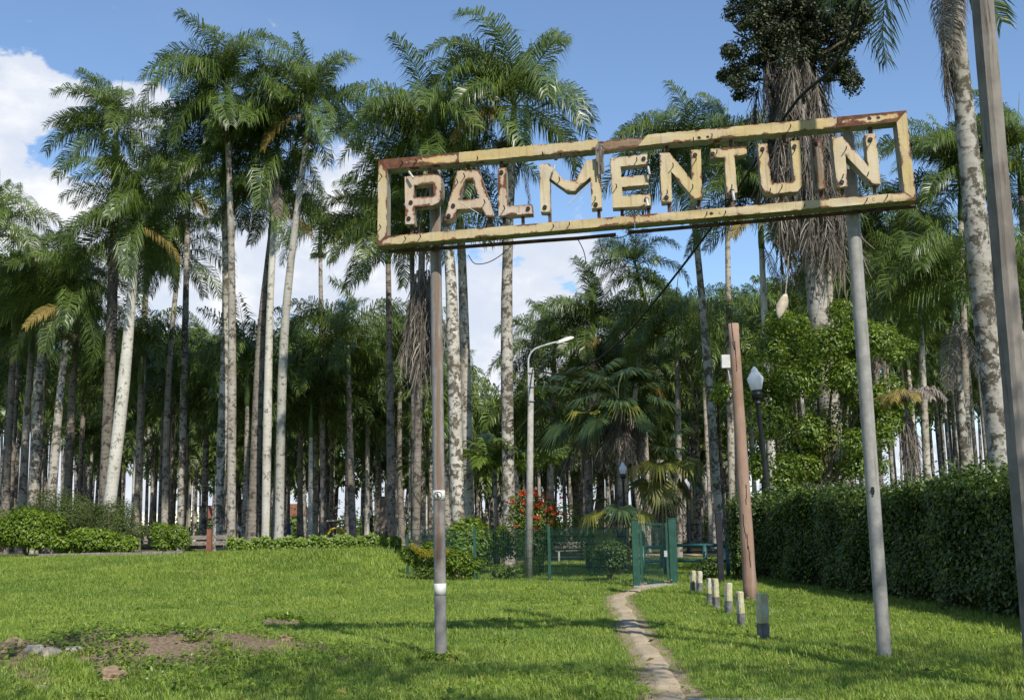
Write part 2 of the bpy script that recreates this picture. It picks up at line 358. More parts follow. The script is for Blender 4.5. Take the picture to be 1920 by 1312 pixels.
def pole_mat(name, steel, rust, side, amount):
    """steel pipe with a rust run down the side that faces local -Y"""
    m, nt = new_mat(name); b = NB(nt); co = b.coords()
    t = b.node('ShaderNodeTexCoord'); sp_ = b.node('ShaderNodeSeparateXYZ'); b.L.new(t.outputs['Object'], sp_.inputs[0])
    n = b.noise(b.coords('Object', (6, 6, 0.5)), 3.0, 5, 0.6); n2 = b.noise(co, 9.0, 5, 0.65)
    c = b.mix(b.mapr(n2, 0.3, 0.7), tuple(x * 0.8 for x in steel), tuple(x * 1.15 for x in steel))
    band = b.math('ABSOLUTE', b.math('SUBTRACT', sp_.outputs[0], side))
    k = b.math('ADD', b.math('SUBTRACT', amount, b.math('MULTIPLY', band, 14.0)), b.math('MULTIPLY', b.math('SUBTRACT', n, 0.5), 1.6))
    hz = b.mapr(sp_.outputs[2], 1.0, 1.25)
    c = b.mix(b.math('MULTIPLY', b.mapr(k, 0.2, 0.7), b.math('ADD', 0.15, b.math('MULTIPLY', hz, 0.8))), c, rust)
    b.out(b.principled(c, 0.6, 0.35, 0, b.bump(n2, 0.2, 0.01))); return m
MAT['pole_rust'] = pole_mat('rust streaked pipe', (0.23, 0.22, 0.205), (0.175, 0.105, 0.065), 0.0, 0.8)
MAT['pole_grey'] = pole_mat('grey pipe', (0.285, 0.275, 0.25), (0.20, 0.15, 0.105), 0.03, 0.35)
def wood_mat(name, a, bcol, crack=0.5, vert=0.35):
    m, nt = new_mat(name); b = NB(nt)
    v = b.coords('Object', (1, 1, vert * 0.2)); g = b.noise(v, 16.0, 6, 0.65); v2 = b.coords(); n = b.noise(v2, 1.6, 5, 0.6)
    c = b.mix(b.mapr(n, 0.35, 0.65), a, bcol)
    c = b.mix(b.math('MULTIPLY', b.mapr(g, 0.55, 0.72), crack), c, tuple(x * 0.35 for x in a))
    c = b.mix(b.math('MULTIPLY', b.mapr(b.noise(v, 4.0, 4, 0.6), 0.58, 0.7), 0.5), c, (0.42, 0.40, 0.37))
    b.out(b.principled(c, 0.85, 0.15, 0, b.bump(g, 0.6, 0.02))); return m
MAT['wood_red'] = wood_mat('reddish pole wood', (0.26, 0.165, 0.115), (0.33, 0.225, 0.165), 0.5)
MAT['wood_grey'] = wood_mat('grey pole wood', (0.15, 0.13, 0.112), (0.245, 0.22, 0.192), 0.8)
def bollard_mat():
    m, nt = new_mat('two tone post paint'); b = NB(nt); co = b.coords()
    t = b.node('ShaderNodeTexCoord'); s_ = b.node('ShaderNodeSeparateXYZ'); b.L.new(t.outputs['Object'], s_.inputs[0])
    n = b.noise(co, 9.0, 6, 0.7); n2 = b.noise(co, 4.0, 4, 0.6)
    off = b.objrand()
    oc = b.node('ShaderNodeVectorMath', operation='ADD'); b.L.new(co, oc.inputs[0]); b.L.new(off, oc.inputs[1])
    n = b.noise(oc.outputs[0], 11.0, 6, 0.7)
    up = b.mix(b.mapr(n, 0.48, 0.56), (0.44, 0.40, 0.21), (0.50, 0.48, 0.41))
    up = b.mix(b.mapr(b.noise(oc.outputs[0], 5.0, 6, 0.7), 0.60, 0.66), up, (0.21, 0.165, 0.10))
    lo = b.mix(b.mapr(n, 0.4, 0.6), (0.115, 0.115, 0.11), (0.19, 0.185, 0.175))
    c = b.mix(b.mapr(b.math('ADD', s_.outputs[2], b.math('MULTIPLY', b.math('SUBTRACT', n2, 0.5), 0.05)), 0.215, 0.225), lo, up)
    b.out(b.principled(c, 0.8, 0.2, 0, b.bump(n, 0.4, 0.01))); return m
MAT['bollard'] = bollard_mat()

# ------------------------------------------------------------------ ground
def H(X, Y):
    X = np.asarray(X, float); Y = np.asarray(Y, float)
    h = 0.68 * smoothstep(-2.9, -5.6, X) * smoothstep(22, 44, Y)
    h = h + 0.05 * smoothstep(1.5, 4.5, X)
    q = ((X + 4.9) / 2.6) ** 2 + ((Y - 14.2) / 1.5) ** 2
    h = h + 0.36 * np.exp(-q) + np.exp(-q) * (0.06 * np.sin(X * 5.1) * np.sin(Y * 4.3) + .03 * np.sin(X * 11 + 1) * np.sin(Y * 13))
    near = 1 - smoothstep(60, 90, Y)
    h = h + near * (0.025 * np.sin(X * 0.9 + 1.3) * np.sin(Y * 0.7) + 0.012 * np.sin(X * 2.3) * np.sin(Y * 2.9 + 0.5))
    return h
def h1(x, y): return float(H(x, y))
def gnd(x, y):
    d = ray(x, y); t = 4.0
    for _ in range(60):
        p = Vector((d.x * t, d.y * t, EYE + d.z * t)); e = p.z - h1(p.x, p.y)
        t += e / max(0.02, -d.z)*0.8
        if abs(e) < 1e-4: break
    return Vector((d.x * t, d.y * t, h1(d.x * t, d.y * t)))
PATH_PX = [(1290, 1400, 110), (1262, 1312, 76), (1243, 1270, 62), (1222, 1232, 52), (1197, 1196, 46), (1183, 1165, 44), (1168, 1140, 42), (1160, 1121, 40), (1185, 1109, 40), (1215, 1101, 46), (1228, 1094, 66)]
PATH = []
for (x, y, w) in PATH_PX:
    p = gnd(x, y); PATH.append((p.x, p.y, w / FPX * p.y * 0.5 * (0.84 if y > 1100 else 1)))
def densify(pts, n=8):
    out = []
    P = np.array(pts)
    for i in range(len(P) - 1):
        p0, p1, p2, p3 = P[max(i - 1, 0)], P[i], P[i + 1], P[min(i + 2, len(P) - 1)]
        for k in range(n):
            t = k / n
            out.append(0.5 * ((2 * p1) + (-p0 + p2) * t + (2 * p0 - 5 * p1 + 4 * p2 - p3) * t * t + (-p0 + 3 * p1 - 3 * p2 + p3) * t ** 3))
    out.append(P[-1]); return np.array(out)
PD = densify(PATH, 8)
def path_dist(X, Y):
    """distance beyond the path edge (negative on the path)"""
    X = np.asarray(X); Y = np.asarray(Y); best = np.full(X.shape, 99.0)
    for (px, py, w) in PD:
        best = np.minimum(best, np.hypot(X - px, Y - py) - w)
    return best
def nz(X, Y, s=1.0, o=0.0):
    return (np.sin(X * 1.7 * s + o) * np.cos(Y * 2.1 * s + 1.3 * o) + np.sin(X * 3.9 * s + Y * 2.7 * s + o) * 0.6 + np.sin(X * 7.3 * s - Y * 5.9 * s + 2 * o) * 0.4) / 2.0
def dirt(X, Y):
    """bare soil, 0..1 (mound and scuffs)"""
    q = ((X + 5.1) / 2.9) ** 2 + ((Y - 14.1) / 1.45) ** 2
    a = np.clip(1.7 * np.exp(-q) + 0.62 * nz(X, Y, 1.6) - 0.34, 0, 1)
    g = gnd(372, 1072); q2 = ((X - g.x) / 0.9) ** 2 + ((Y - g.y) / 1.0) ** 2
    c = np.clip(1.2 * np.exp(-q2) + 0.3 * nz(X, Y, 2.0) - 0.35, 0, 1)
    pdm = path_dist(X, Y); mar = np.clip(1 - (pdm + .10 * nz(X, Y, 2.6)) / .24, 0, 1) * (Y < 31)
    return np.maximum(np.maximum(a, c), mar * .8)
def ground_mat():
    m, nt = new_mat('lawn soil'); b = NB(nt); v = b.world()
    n = b.noise(v, 1.3, 6, 0.65); f = b.noise(v, 18.0, 5, 0.7); f2 = b.noise(v, 60.0, 3, 0.7)
    gr = b.mix(b.mapr(n, 0.35, 0.65), (0.07, 0.125, 0.022), (0.12, 0.18, 0.034))
    gr = b.mix(b.mapr(f, 0.5, 0.68), gr, (0.07, 0.068, 0.03))
    so = b.mix(b.mapr(f, 0.35, 0.65), (0.14, 0.10, 0.062), (0.27, 0.205, 0.14))
    so = b.mix(b.mapr(f2, 0.6, 0.7), so, (0.10, 0.065, 0.04))
    d = b.attr('dirt')
    c = b.mix(b.mapr(b.math('ADD', d, b.math('MULTIPLY', b.math('SUBTRACT', f, 0.5), 0.5)), 0.22, 0.42), gr, so)
    c = b.mix(b.mapr(b.math('ADD', b.attr('margin'), b.math('MULTIPLY', b.math('SUBTRACT', f, 0.5), 0.6)), 0.35, 0.65), c, b.mix(b.mapr(f, 0.35, 0.65), (0.25, 0.185, 0.115), (0.40, 0.32, 0.215)))
    lt = b.mix(b.mapr(n, 0.4, 0.6), (0.07, 0.075, 0.03), (0.15, 0.12, 0.075))
    c = b.mix(b.attr('litter'), c, lt)
    b.out(b.principled(c, 0.95, 0.1, 0, b.bump(b.math('ADD', f, f2), 0.7, 0.03))); return m
def build_ground():
    xs = np.concatenate([np.linspace(-900, -60, 12), np.linspace(-55, -14, 30), np.linspace(-13, 13, 150), np.linspace(14, 55, 30), np.linspace(60, 900, 12)])
    ys = np.concatenate([np.linspace(-120, -6, 12), np.linspace(-3, 8, 14), np.linspace(8.2, 24, 140), np.linspace(24.4, 60, 90), np.linspace(62, 140, 30), np.linspace(160, 3000, 14)])
    X, Y = np.meshgrid(xs, ys); Z = H(X, Y)
    V = np.stack([X, Y, Z], -1).reshape(-1, 3); nx = len(xs); ny = len(ys)
    i, j = np.meshgrid(np.arange(nx - 1), np.arange(ny - 1)); a = (j * nx + i).ravel()
    Q = np.stack([a, a + 1, a + nx + 1, a + nx], 1)
    m = ground_mat(); me = np_mesh('ground', V, Q, m, None, True, True)
    A = me.attributes.new('dirt', 'FLOAT', 'POINT'); A.data.foreach_set('value', dirt(X, Y).ravel().astype(np.float32))
    mg = np.clip(1 - path_dist(X, Y) / .20, 0, 1) * (Y < 31); A = me.attributes.new('margin', 'FLOAT', 'POINT'); A.data.foreach_set('value', mg.ravel().astype(np.float32))
    Lt = smoothstep(44, 52, Y) * 0.9
    A = me.attributes.new('litter', 'FLOAT', 'POINT'); A.data.foreach_set('value', Lt.ravel().astype(np.float32))
    return tag(link('ground', me), 'wide lawn and grove floor of grass and bare soil', None, None, 'structure')
build_ground()
def sand_mat():
    m, nt = new_mat('trodden sand'); b = NB(nt); v = b.world()
    n = b.noise(v, 2.0, 5, 0.6); f = b.noise(v, 22.0, 5, 0.7)
    c = b.mix(b.mapr(n, 0.35, 0.65), (0.36, 0.285, 0.185), (0.46, 0.38, 0.265)); c = b.mix(b.mapr(f, 0.5, 0.72), c, (0.25, 0.185, 0.115))
    b.out(b.principled(c, 0.95, 0.1, 0, b.bump(f, 0.6, 0.02))); return m
MAT['sand'] = sand_mat()
def strip(name, pts, label, seed=1, lift=0.008, ragged=0.20):
    P = densify(pts, 16); rg = np.random.default_rng(seed); n = len(P)
    T = np.gradient(P[:, :2], axis=0); T = unit(T); S = np.stack([T[:, 1], -T[:, 0]], 1)
    e = [np.convolve(rg.normal(0, 1, n + 20), np.hanning(9) / 2.2, 'same')[10:n + 10] for _ in range(2)]
    V = []; K = 8
    for i in range(n):
        for k in range(K + 1):
            u = k / K * 2 - 1; w = P[i, 2] * (1 + ragged * (e[0] if u < 0 else e[1])[i]) * u
            x, y = P[i, :2] + S[i] * w
            V.append((x, y, h1(x, y) + lift - 0.05 * max(0.0, abs(u) - .62) / .38 - 0.006 * (1 - u * u)))
    F = [(i * (K + 1) + k, i * (K + 1) + k + 1, (i + 1) * (K + 1) + k + 1, (i + 1) * (K + 1) + k) for i in range(n - 1) for k in range(K)]
    me = np_mesh(name, np.array(V), np.array(F), MAT['sand'], None, True, True)
    return tag(link(name, me), label, None, None, 'structure')
strip('footpath', [(PATH[0][0] + 0.4, 4.0, 0.36)] + PATH, 'narrow trodden sand footpath leading to the green gate', 3, 0.022)
gp = [gnd(1228, 1094), gnd(1232, 1078), gnd(1225, 1060), gnd(1180, 1048)]
strip('path', [(p.x, p.y, 0.75 + 0.1 * i) for i, p in enumerate(gp)], 'sand path continuing behind the green gate', 4, 0.014, 0.15)
strip('path', [(-8, 57, 1.3), (0, 56.5, 1.5), (5, 56, 1.9), (10, 55, 1.9), (18, 57, 1.6)], 'sunlit sand path crossing the grove beyond the fence', 5, 0.018, 0.12)
kb = gnd(1285, 1311); kc = gnd(1508, 1312)
mb = MB()
for i in range(3):
    a = kb.lerp(kc, i / 3 + 0.005); c = kb.lerp(kc, (i + 1) / 3 - 0.005)
    mid = (a + c) / 2 - Vector((0, 0.10, 0.05)); ang = math.atan2(c.y - a.y, c.x - a.x)
    mb.box((mid.x, mid.y, mid.z + 0.0), ((c - a).length / 2, 0.08, 0.07), 0, Matrix.Rotation(ang, 3, 'Z'))
tag(mb.build('kerb', MAT['concrete']), 'low grey kerb stones at the bottom edge', None, None, 'structure')

# ------------------------------------------------------------------ the overhead sign
pL = at(827, 1232, 13.5); pR = at(1658, 1218, 12.95)
SK = math.atan2(pR.y - pL.y, pR.x - pL.x)
sU = Vector((math.cos(SK), math.sin(SK), 0)); sB = Vector((-math.sin(SK), math.cos(SK), 0))   # along, back
SO = Vector((pL.x, pL.y, h1(pL.x, pL.y)))
POLE_Y = 0.0; FRONT = -0.36; DEP = 0.21
def sp(x, y, off=FRONT):
    """photograph point on the sign's front plane -> local (u, v)"""
    d = ray(x, y); o = Vector((0, 0, EYE)); P0 = SO + sB * off
    t = (P0 - o).dot(sB) / d.dot(sB); p = o + d * t - SO
    return (p.dot(sU), p.z)
sign = tag(empty('overhead_sign', SO, SK), 'rusty yellow open frame sign reading PALMENTUIN on two tall poles', 'sign')
def inside(p, loops):
    c = False
    for lp in loops:
        n = len(lp); j = n - 1
        for i in range(n):
            if (lp[i][1] > p[1]) != (lp[j][1] > p[1]) and p[0] < (lp[j][0] - lp[i][0]) * (p[1] - lp[i][1]) / (lp[j][1] - lp[i][1]) + lp[i][0]: c = not c
            j = i
    return c
def segdist(p, a, b):
    ax, ay = a; bx, by = b; dx, dy = bx - ax, by - ay; t = ((p[0] - ax) * dx + (p[1] - ay) * dy) / max(1e-9, dx * dx + dy * dy)
    t = max(0, min(1, t)); return math.hypot(p[0] - ax - t * dx, p[1] - ay - t * dy)
def resample(lp, step):
    out = []
    for i in range(len(lp)):
        a = Vector(lp[i]); c = Vector(lp[(i + 1) % len(lp)]); k = max(1, int((c - a).length / step))
        out += [tuple(a.lerp(c, q / k)) for q in range(k)]
    return out
def channel(name, loops, front, depth, face_mat, parent, seed=0, step=0.035, wave=0.004, ragged=0.0, side=None):
    """sheet-metal tray: outline (with holes) in local u,v; face meshed finely, rim walls behind it"""
    rg = random.Random(seed)
    rs = [resample(lp, step) for lp in loops]
    if ragged: rs = [[(p[0] + rg.uniform(-ragged, ragged), p[1] + rg.uniform(-ragged, ragged)) for p in lp] for lp in rs]
    pts = []; edges = []
    for lp in rs:
        b = len(pts); pts += lp; edges += [(b + i, b + (i + 1) % len(lp)) for i in range(len(lp))]
    nb = len(pts)
    us = [p[0] for p in pts]; vs_ = [p[1] for p in pts]
    segs = [(lp[i], lp[(i + 1) % len(lp)]) for lp in loops for i in range(len(lp))]
    def dist(p): return min(segdist(p, a, c) for a, c in segs)
    u = min(us)
    while u < max(us):
        v = min(vs_)
        while v < max(vs_):
            p = (u + rg.uniform(-.2, .2) * step, v + rg.uniform(-.2, .2) * step)
            if inside(p, rs) and dist(p) > step * 0.45: pts.append(p)
            v += step * 0.75
        u += step
    V2, E2, F2, ov, _, _ = delaunay_2d_cdt([Vector(p) for p in pts], edges, [], 0, 1e-5)
    mb = MB(); verts = []; attr = []
    for p in V2:
        dd = dist(p); w = wave * (math.sin(p.x * 7 + seed) * math.sin(p.y * 9 + seed * 2) + rg.uniform(-.12, .12)) * min(1, dd / 0.03)
        verts.append((p.x, front + w, p.y)); attr.append(dd)
    tris = []
    for f in F2:
        c = sum((V2[i] for i in f), Vector((0, 0))) / len(f)
        if inside(c, rs):
            a, b_, c_ = (V2[i] for i in f[:3])
            if (b_ - a).cross(c_ - a) < 0: f = f[::-1]
            tris.append(tuple(f))
    mb.add(verts, tris, 0, attr)
    mb.add([(p.x, front + depth, p.y) for p in V2], [t[::-1] for t in tris], 1, 1.0)
    for lp in rs:
        n = len(lp); vv = [(p[0], front + 0.0005, p[1]) for p in lp] + [(p[0], front + depth, p[1]) for p in lp]
        area = sum(lp[i][0] * lp[(i + 1) % n][1] - lp[(i + 1) % n][0] * lp[i][1] for i in range(n))
        fs = [(i, i + n, (i + 1) % n + n, (i + 1) % n) for i in range(n)]
        mb.add(vv, fs, 1, 1.0)
    o = mb.build(name, [face_mat, side or MAT['sign_side']], parent, False, 'edge')
    bm = bmesh.new(); bm.from_mesh(o.data); bmesh.ops.remove_doubles(bm, verts=bm.verts, dist=0.0004); bmesh.ops.recalc_face_normals(bm, faces=bm.faces); bm.to_mesh(o.data); bm.free()
    return o
def px(lst, off=FRONT): return [sp(x, y, off) for x, y in lst]
def lerp2(a, b, t): return (a[0] + (b[0] - a[0]) * t, a[1] + (b[1] - a[1]) * t)
oTL, oTR, oBR, oBL = (709, 300), (1700, 207), (1718, 375), (707, 461)
iTL, iTR, iBR, iBL = (726, 317), (1681.5, 228.5), (1696, 361), (725.5, 442.5)
def top(x): return 300 + (207 - 300) * (x - 709) / 991
def topi(x): return 317 + (228.5 - 317) * (x - 726) / 955.5
def bot(x): return 461 + (375 - 461) * (x - 707) / 1011
def boti(x): return 442.5 + (361 - 442.5) * (x - 725.5) / 970.5
def bar_top(x0, x1): return [(x0, top(x0)), (x1, top(x1)), (x1, topi(x1)), (x0, topi(x0))]
FR = MAT['sign_frame']
channel('frame_rail', [px([oTL, (860, top(860)), (860, topi(860)), iTL])], FRONT, DEP, MAT['sign_frame_rust'], sign, 1)
channel('frame_rail', [px([(860.6, top(860)), (1122, top(1122)), (1122, topi(1122)), (860.6, topi(860))])], FRONT, DEP, FR, sign, 2, ragged=0.004)
gap = channel('frame_rail', [px([(1122.6, top(1122) + 1), (1180, top(1180) - 1), (1208, top(1208) + 2), (1204, topi(1204) - 2), (1122.6, topi(1122))])], FRONT + 0.07, DEP - 0.07, MAT['sign_brown'], sign, 3, ragged=0.006)
gap['label'] = 'dark stretch of the top rail with its face torn off'
channel('frame_rail', [px([(1214, top(1214)), (1569, top(1569)), (1569, topi(1569)), (1196, topi(1196))])], FRONT, DEP, FR, sign, 4, ragged=0.004)
channel('frame_rail', [px([(1569.6, top(1569)), oTR, iTR, (1569.6, topi(1569))])], FRONT, DEP, MAT['sign_frame_rust'], sign, 5)
channel('frame_rail', [px([iBL, (1190, boti(1190)), (1190, bot(1190)), oBL])], FRONT, DEP, FR, sign, 6)
channel('frame_rail', [px([(1190.8, boti(1190)), iBR, oBR, (1190.8, bot(1190))])], FRONT, DEP, FR, sign, 7)
channel('frame_stile', [px([(oTL[0] + .2, oTL[1] + .8), (iTL[0], iTL[1] + .6), (iBL[0], iBL[1] - .6), (oBL[0] + .2, oBL[1] - .8)])], FRONT + 0.003, DEP - 0.006, FR, sign, 8)
channel('frame_stile', [px([(iTR[0], iTR[1] + .6), (oTR[0] - .2, oTR[1] + .8), (oBR[0] - .2, oBR[1] - .8), (iBR[0], iBR[1] - .6)])], FRONT + 0.003, DEP - 0.006, FR, sign, 9)
LET = [
 ('P', [[(758.7, 331.5), (812, 326), (821, 327.5), (827, 332), (829.5, 340), (829.8, 362), (828, 371), (823, 379), (814, 384), (804, 386), (777, 387.5), (777, 419.5), (760, 420.5)], [(776, 347), (812, 345), (812.8, 367), (776, 370)]], 'sign_face_pink'),
 ('A', [[(857, 319.6), (898.5, 318), (926.6, 404), (911, 405), (903, 390), (857, 393), (850, 412.6), (833, 412)], [(873, 337), (885, 336), (898, 372), (861, 375)]], 'sign_face_pink'),
 ('L', [[(932.8, 315.5), (949.3, 314), (950.6, 387), (998, 383), (998.7, 400.6), (935, 404.7)]], 'sign_face_pink'),
 ('M', [[(1011, 308), (1029, 306.6), (1058, 338), (1080, 337), (1100, 301), (1121, 297), (1126, 300), (1128.5, 389), (1109.4, 390.6), (1106.6, 332), (1078, 358), (1063, 357.5), (1031, 334), (1032, 398), (1013.7, 397)]], 'sign_face'),
 ('E', [[(1143.7, 297), (1213.6, 289), (1214, 307.6), (1163.6, 312.4), (1164.8, 332.3), (1216.4, 327.5), (1217, 346), (1166.3, 350.8), (1167.7, 368), (1219.8, 362.5), (1220.5, 385.8), (1149, 389.5)]], 'sign_face'),
 ('N', [[(1236.5, 287.3), (1255.7, 286.6), (1297.5, 338), (1296, 281.5), (1314, 279.8), (1317, 371.7), (1302, 372.4), (1258.4, 321), (1259.8, 378), (1241, 379)]], 'sign_face'),
 ('T', [[(1331.8, 279), (1399.7, 274.3), (1400.4, 289.4), (1377, 292.8), (1382.6, 361), (1363.3, 366), (1358.5, 295.6), (1333, 296)]], 'sign_face'),
 ('U', [[(1421, 270), (1439, 269), (1445.8, 338), (1450, 343), (1486, 341), (1489, 336), (1482.7, 265), (1499.3, 263.4), (1505, 347), (1496, 359), (1446.5, 364), (1433.4, 359), (1427, 347)]], 'sign_face'),
 ('I', [[(1521, 261), (1540, 260), (1548.6, 353), (1529.8, 356.5)]], 'sign_brown'),  # the pole's cast shadow is put into this letter's colour
 ('N', [[(1560, 258), (1579.4, 256), (1628, 311.5), (1622, 252), (1642, 250), (1651.5, 345), (1635.6, 344), (1585.3, 291), (1589.5, 349.5), (1570, 352)]], 'sign_face'),
]
LF = FRONT + 0.02
for k, (ch, loops, mt) in enumerate(LET):
    L3 = [px(lp, LF) for lp in loops]
    o = channel('letter', L3, LF, 0.17, MAT[mt], sign, 20 + k, 0.03, 0.003, 0.0015)
    o['label'] = 'sheet metal letter ' + ch
# sockets, pins and glass tube stubs on the face
def socket(x, y, parent=sign, r=0.026):
    u, v = sp(x, y); mb = MB()
    prof = [(r * 0.45, 0.0), (r, -0.001), (r, -0.014), (r * 0.7, -0.018), (r * 0.62, -0.006)]
    mb.tube([(u, LF - 0.003 + q[1], v) for q in prof], [q[0] for q in prof], 10)
    mb.build('lamp_socket', MAT['dark'], sign)
def pin(x, y, ang=0.9, l=0.075):
    u, v = sp(x, y); mb = MB(); dx, dz = -math.sin(ang * 0.6) * l * 0.35, -l * 0.4
    mb.tube([(u, LF + 0.01, v), (u, LF - 0.05, v + 0.012), (u + dx * 0.3, LF - 0.085, v + 0.02)], 0.007, 5)
    mb.build('pin', MAT['rusty'], sign)
def stub(pts, r=0.013, mat='white'):
    mb = MB(); mb.tube([(sp(x, y)[0], FRONT - o, sp(x, y)[1]) for x, y, o in pts], r, 7); mb.build('glass_tube', MAT[mat], sign)
SOCK = [(760.5, 306), (776, 306), (768, 447.5), (784, 446), (841, 404), (766, 409), (849.5, 385), (770, 379), (940, 322.5), (990, 390.5), (1021.5, 388), (1042, 297), (1064, 291),
        (1044, 424), (1059, 423.5), (1117, 383), (1207, 297), (1212, 373), (1303.5, 290), (1250, 370), (1311, 259), (1327, 257), (1336.5, 288), (1334, 400.5), (1350, 399),
        (1430, 279), (1490, 274), (1632, 261), (1579, 341), (1630, 222.5), (1647, 221), (1638, 374), (1652, 372.5), (1531, 269), (1373, 358)]
for (x, y) in SOCK: socket(x, y)
PINS = [(755, 307), (781, 304), (761, 449), (789, 445), (858, 342), (871, 331), (909, 380), (946, 391), (1049, 338), (1038, 426), (1068, 422), (1116, 374), (1194, 301), (1156, 351), (896, 299), (1018, 291), (1051, 291),
        (1262, 312), (1305, 300), (1251, 362), (1299, 352), (1300, 264), (1335, 257), (1344, 287), (1325, 403), (1360, 401), (1372, 352), (1430, 287), (1490, 283), (1482, 240), (1466, 352), (1444, 359), (1586, 281), (1627, 329), (1580, 333), (1634, 266), (1508, 388), (901, 447), (1625, 377), (1663, 371), (716, 332), (714, 427)]
for i, (x, y) in enumerate(PINS): pin(x, y, random.uniform(0.2, 1.6))
MAT['tube'] = plain_mat('grimy glass tube', (0.42, 0.42, 0.40), 0.25, 0.6, 0, 0.3, 20.0)
stub([(768, 324, .05), (777, 337, .06)], 0.015, 'tube'); stub([(764, 310, .03), (768, 324, .05)], 0.004, 'dark'); stub([(863, 381, .05), (900, 404, .06)], 0.006, 'tube')
stub([(1215, 314, .04), (1218, 329, .04)], 0.014, 'tube'); stub([(1212, 374, .04), (1215, 388, .05)], 0.016, 'tube'); stub([(1373, 360, .04), (1376, 378, .05)], 0.017, 'tube')
stub([(1041, 312, .05), (1038, 324, .06)], 0.013, 'tube'); stub([(1066, 386, .05), (1105, 347, .05)], 0.006, 'tube'); stub([(1533, 270, .03), (1540, 330, .04)], 0.006, 'tube')
# rods that carry the letters, rails behind, poles
for x, yt, yb in [(918, 404, 430), (945, 402, 428), (981, 400, 424), (1031, 396, 418), (1123, 388, 410), (1166, 388, 406), (1216, 384, 402), (1255, 377, 400), (1310, 371, 396), (1374, 360, 392), (1465, 361, 386), (1540, 354, 380), (1580, 350, 376), (1640, 344, 372),
                  (1632, 240, 256), (1250, 274, 290), (1370, 262, 278), (1470, 252, 268), (805, 312, 330), (878, 304, 322), (940, 299, 318), (772, 420, 440)]:
    a = sp(x, yt, -0.25); c = sp(x + random.uniform(-1, 1), yb, -0.25); mb = MB(); mb.box(((a[0] + c[0]) / 2, -0.25, (a[1] + c[1]) / 2), (0.02, 0.012, abs(a[1] - c[1]) / 2 + 0.03)); mb.build('letter_rod', MAT['rusty'], sign)
for (x0, y0, x1, y1) in [(728, 472, 1010, 452), (1010, 452, 1155, 440), (1178, 436, 1716, 387)]:
    a = sp(x0, y0, -0.12); c = sp(x1, y1, -0.12); mb = MB()
    mb.tube([(a[0], -0.12, a[1]), ((a[0] + c[0]) / 2, -0.125, (a[1] + c[1]) / 2 - 0.008), (c[0], -0.12, c[1])], 0.024, 4); mb.build('angle_iron', MAT['rusty'], sign)
rp = (pR - pL); lenP = rp.to_2d().length
for i, (u, zb, r, m_, xt) in enumerate([(0.0, 0.0, 0.072, 'pole_rust', 815), (lenP, h1(pR.x, pR.y) - SO.z, 0.080, 'pole_grey', 1588)]):
    zt = sp(xt, top(xt) + 4, 0)[1]; mb = MB(); n = 22
    # small real lean so the pipe foot and head stand where they do in the picture
    ut = sp(xt, top(xt) + 30, 0)[0]
    lean = max(-0.14, min(0.14, ut - u))
    mb.tube([(0.0 + lean * q / n, 0, -0.3 + (zt - zb + 0.3) * q / n) for q in range(n + 1)], r, 20)
    po = mb.build('pole', MAT[m_], sign, True, None, (u, 0, zb))
    po['label'] = 'rust streaked steel pipe pole' if i == 0 else 'plain grey steel pipe pole'
    if i == 0:
        def sleeve(name, y0, y1, mat, rr):
            z0 = sp(826, y0, 0)[1]; z1 = sp(826, y1, 0)[1]; q = MB(); q.tube([(lean * z / zt, 0, z) for z in (z0, (z0 + z1) / 2, z1)], rr, 20); return q.build(name, MAT[mat], po, True), (z0 + z1) / 2
        sleeve('paint_band', 1115, 1093, 'white', r + 0.003)
        st, zc = sleeve('sticker', 938, 919, 'white', r + 0.003)
        q = MB(); rr = r + 0.008
        def onp(a, z): return (lean * zc / zt + rr * math.sin(a), -rr * math.cos(a), zc + z)
        q.tube([onp(0.62 * math.cos(t) , 0.045 * math.sin(t)) for t in np.linspace(0, 2 * math.pi, 21)], 0.003, 4)
        q.tube([onp(-0.42, 0.03), onp(0, 0), onp(0.42, -0.03)], 0.0028, 4)
        q.tube([onp(0, 0.018), onp(0, -0.008)], 0.007, 5); q.tube([onp(0, 0.0), onp(-0.1, -0.032)], 0.004, 4); q.tube([onp(0, 0.0), onp(0.1, -0.032)], 0.004, 4); q.tube([onp(0, 0.026), onp(0, 0.032)], 0.006, 5)
        so_ = q.build('pictogram', MAT['dark'], po); so_['label'] = 'no walking pictogram in a ring'
    else:
        zc = sp(1636, 922, 0)[1] - zb; q = MB(); rr = r + 0.002
        for (a, z, s_) in [(-0.2, 0.04, .02), (-0.25, 0.01, .026), (-0.22, -0.02, .018), (-0.3, -0.05, .010)]:
            q.tube([(lean * zc / zt + (rr - 0.004) * math.sin(a), -(rr - 0.004) * math.cos(a), zc + z), (lean * zc / zt + rr * math.sin(a), -rr * math.cos(a), zc + z)], s_, 9)
        q.build('paint_splash', MAT['dark'], po)
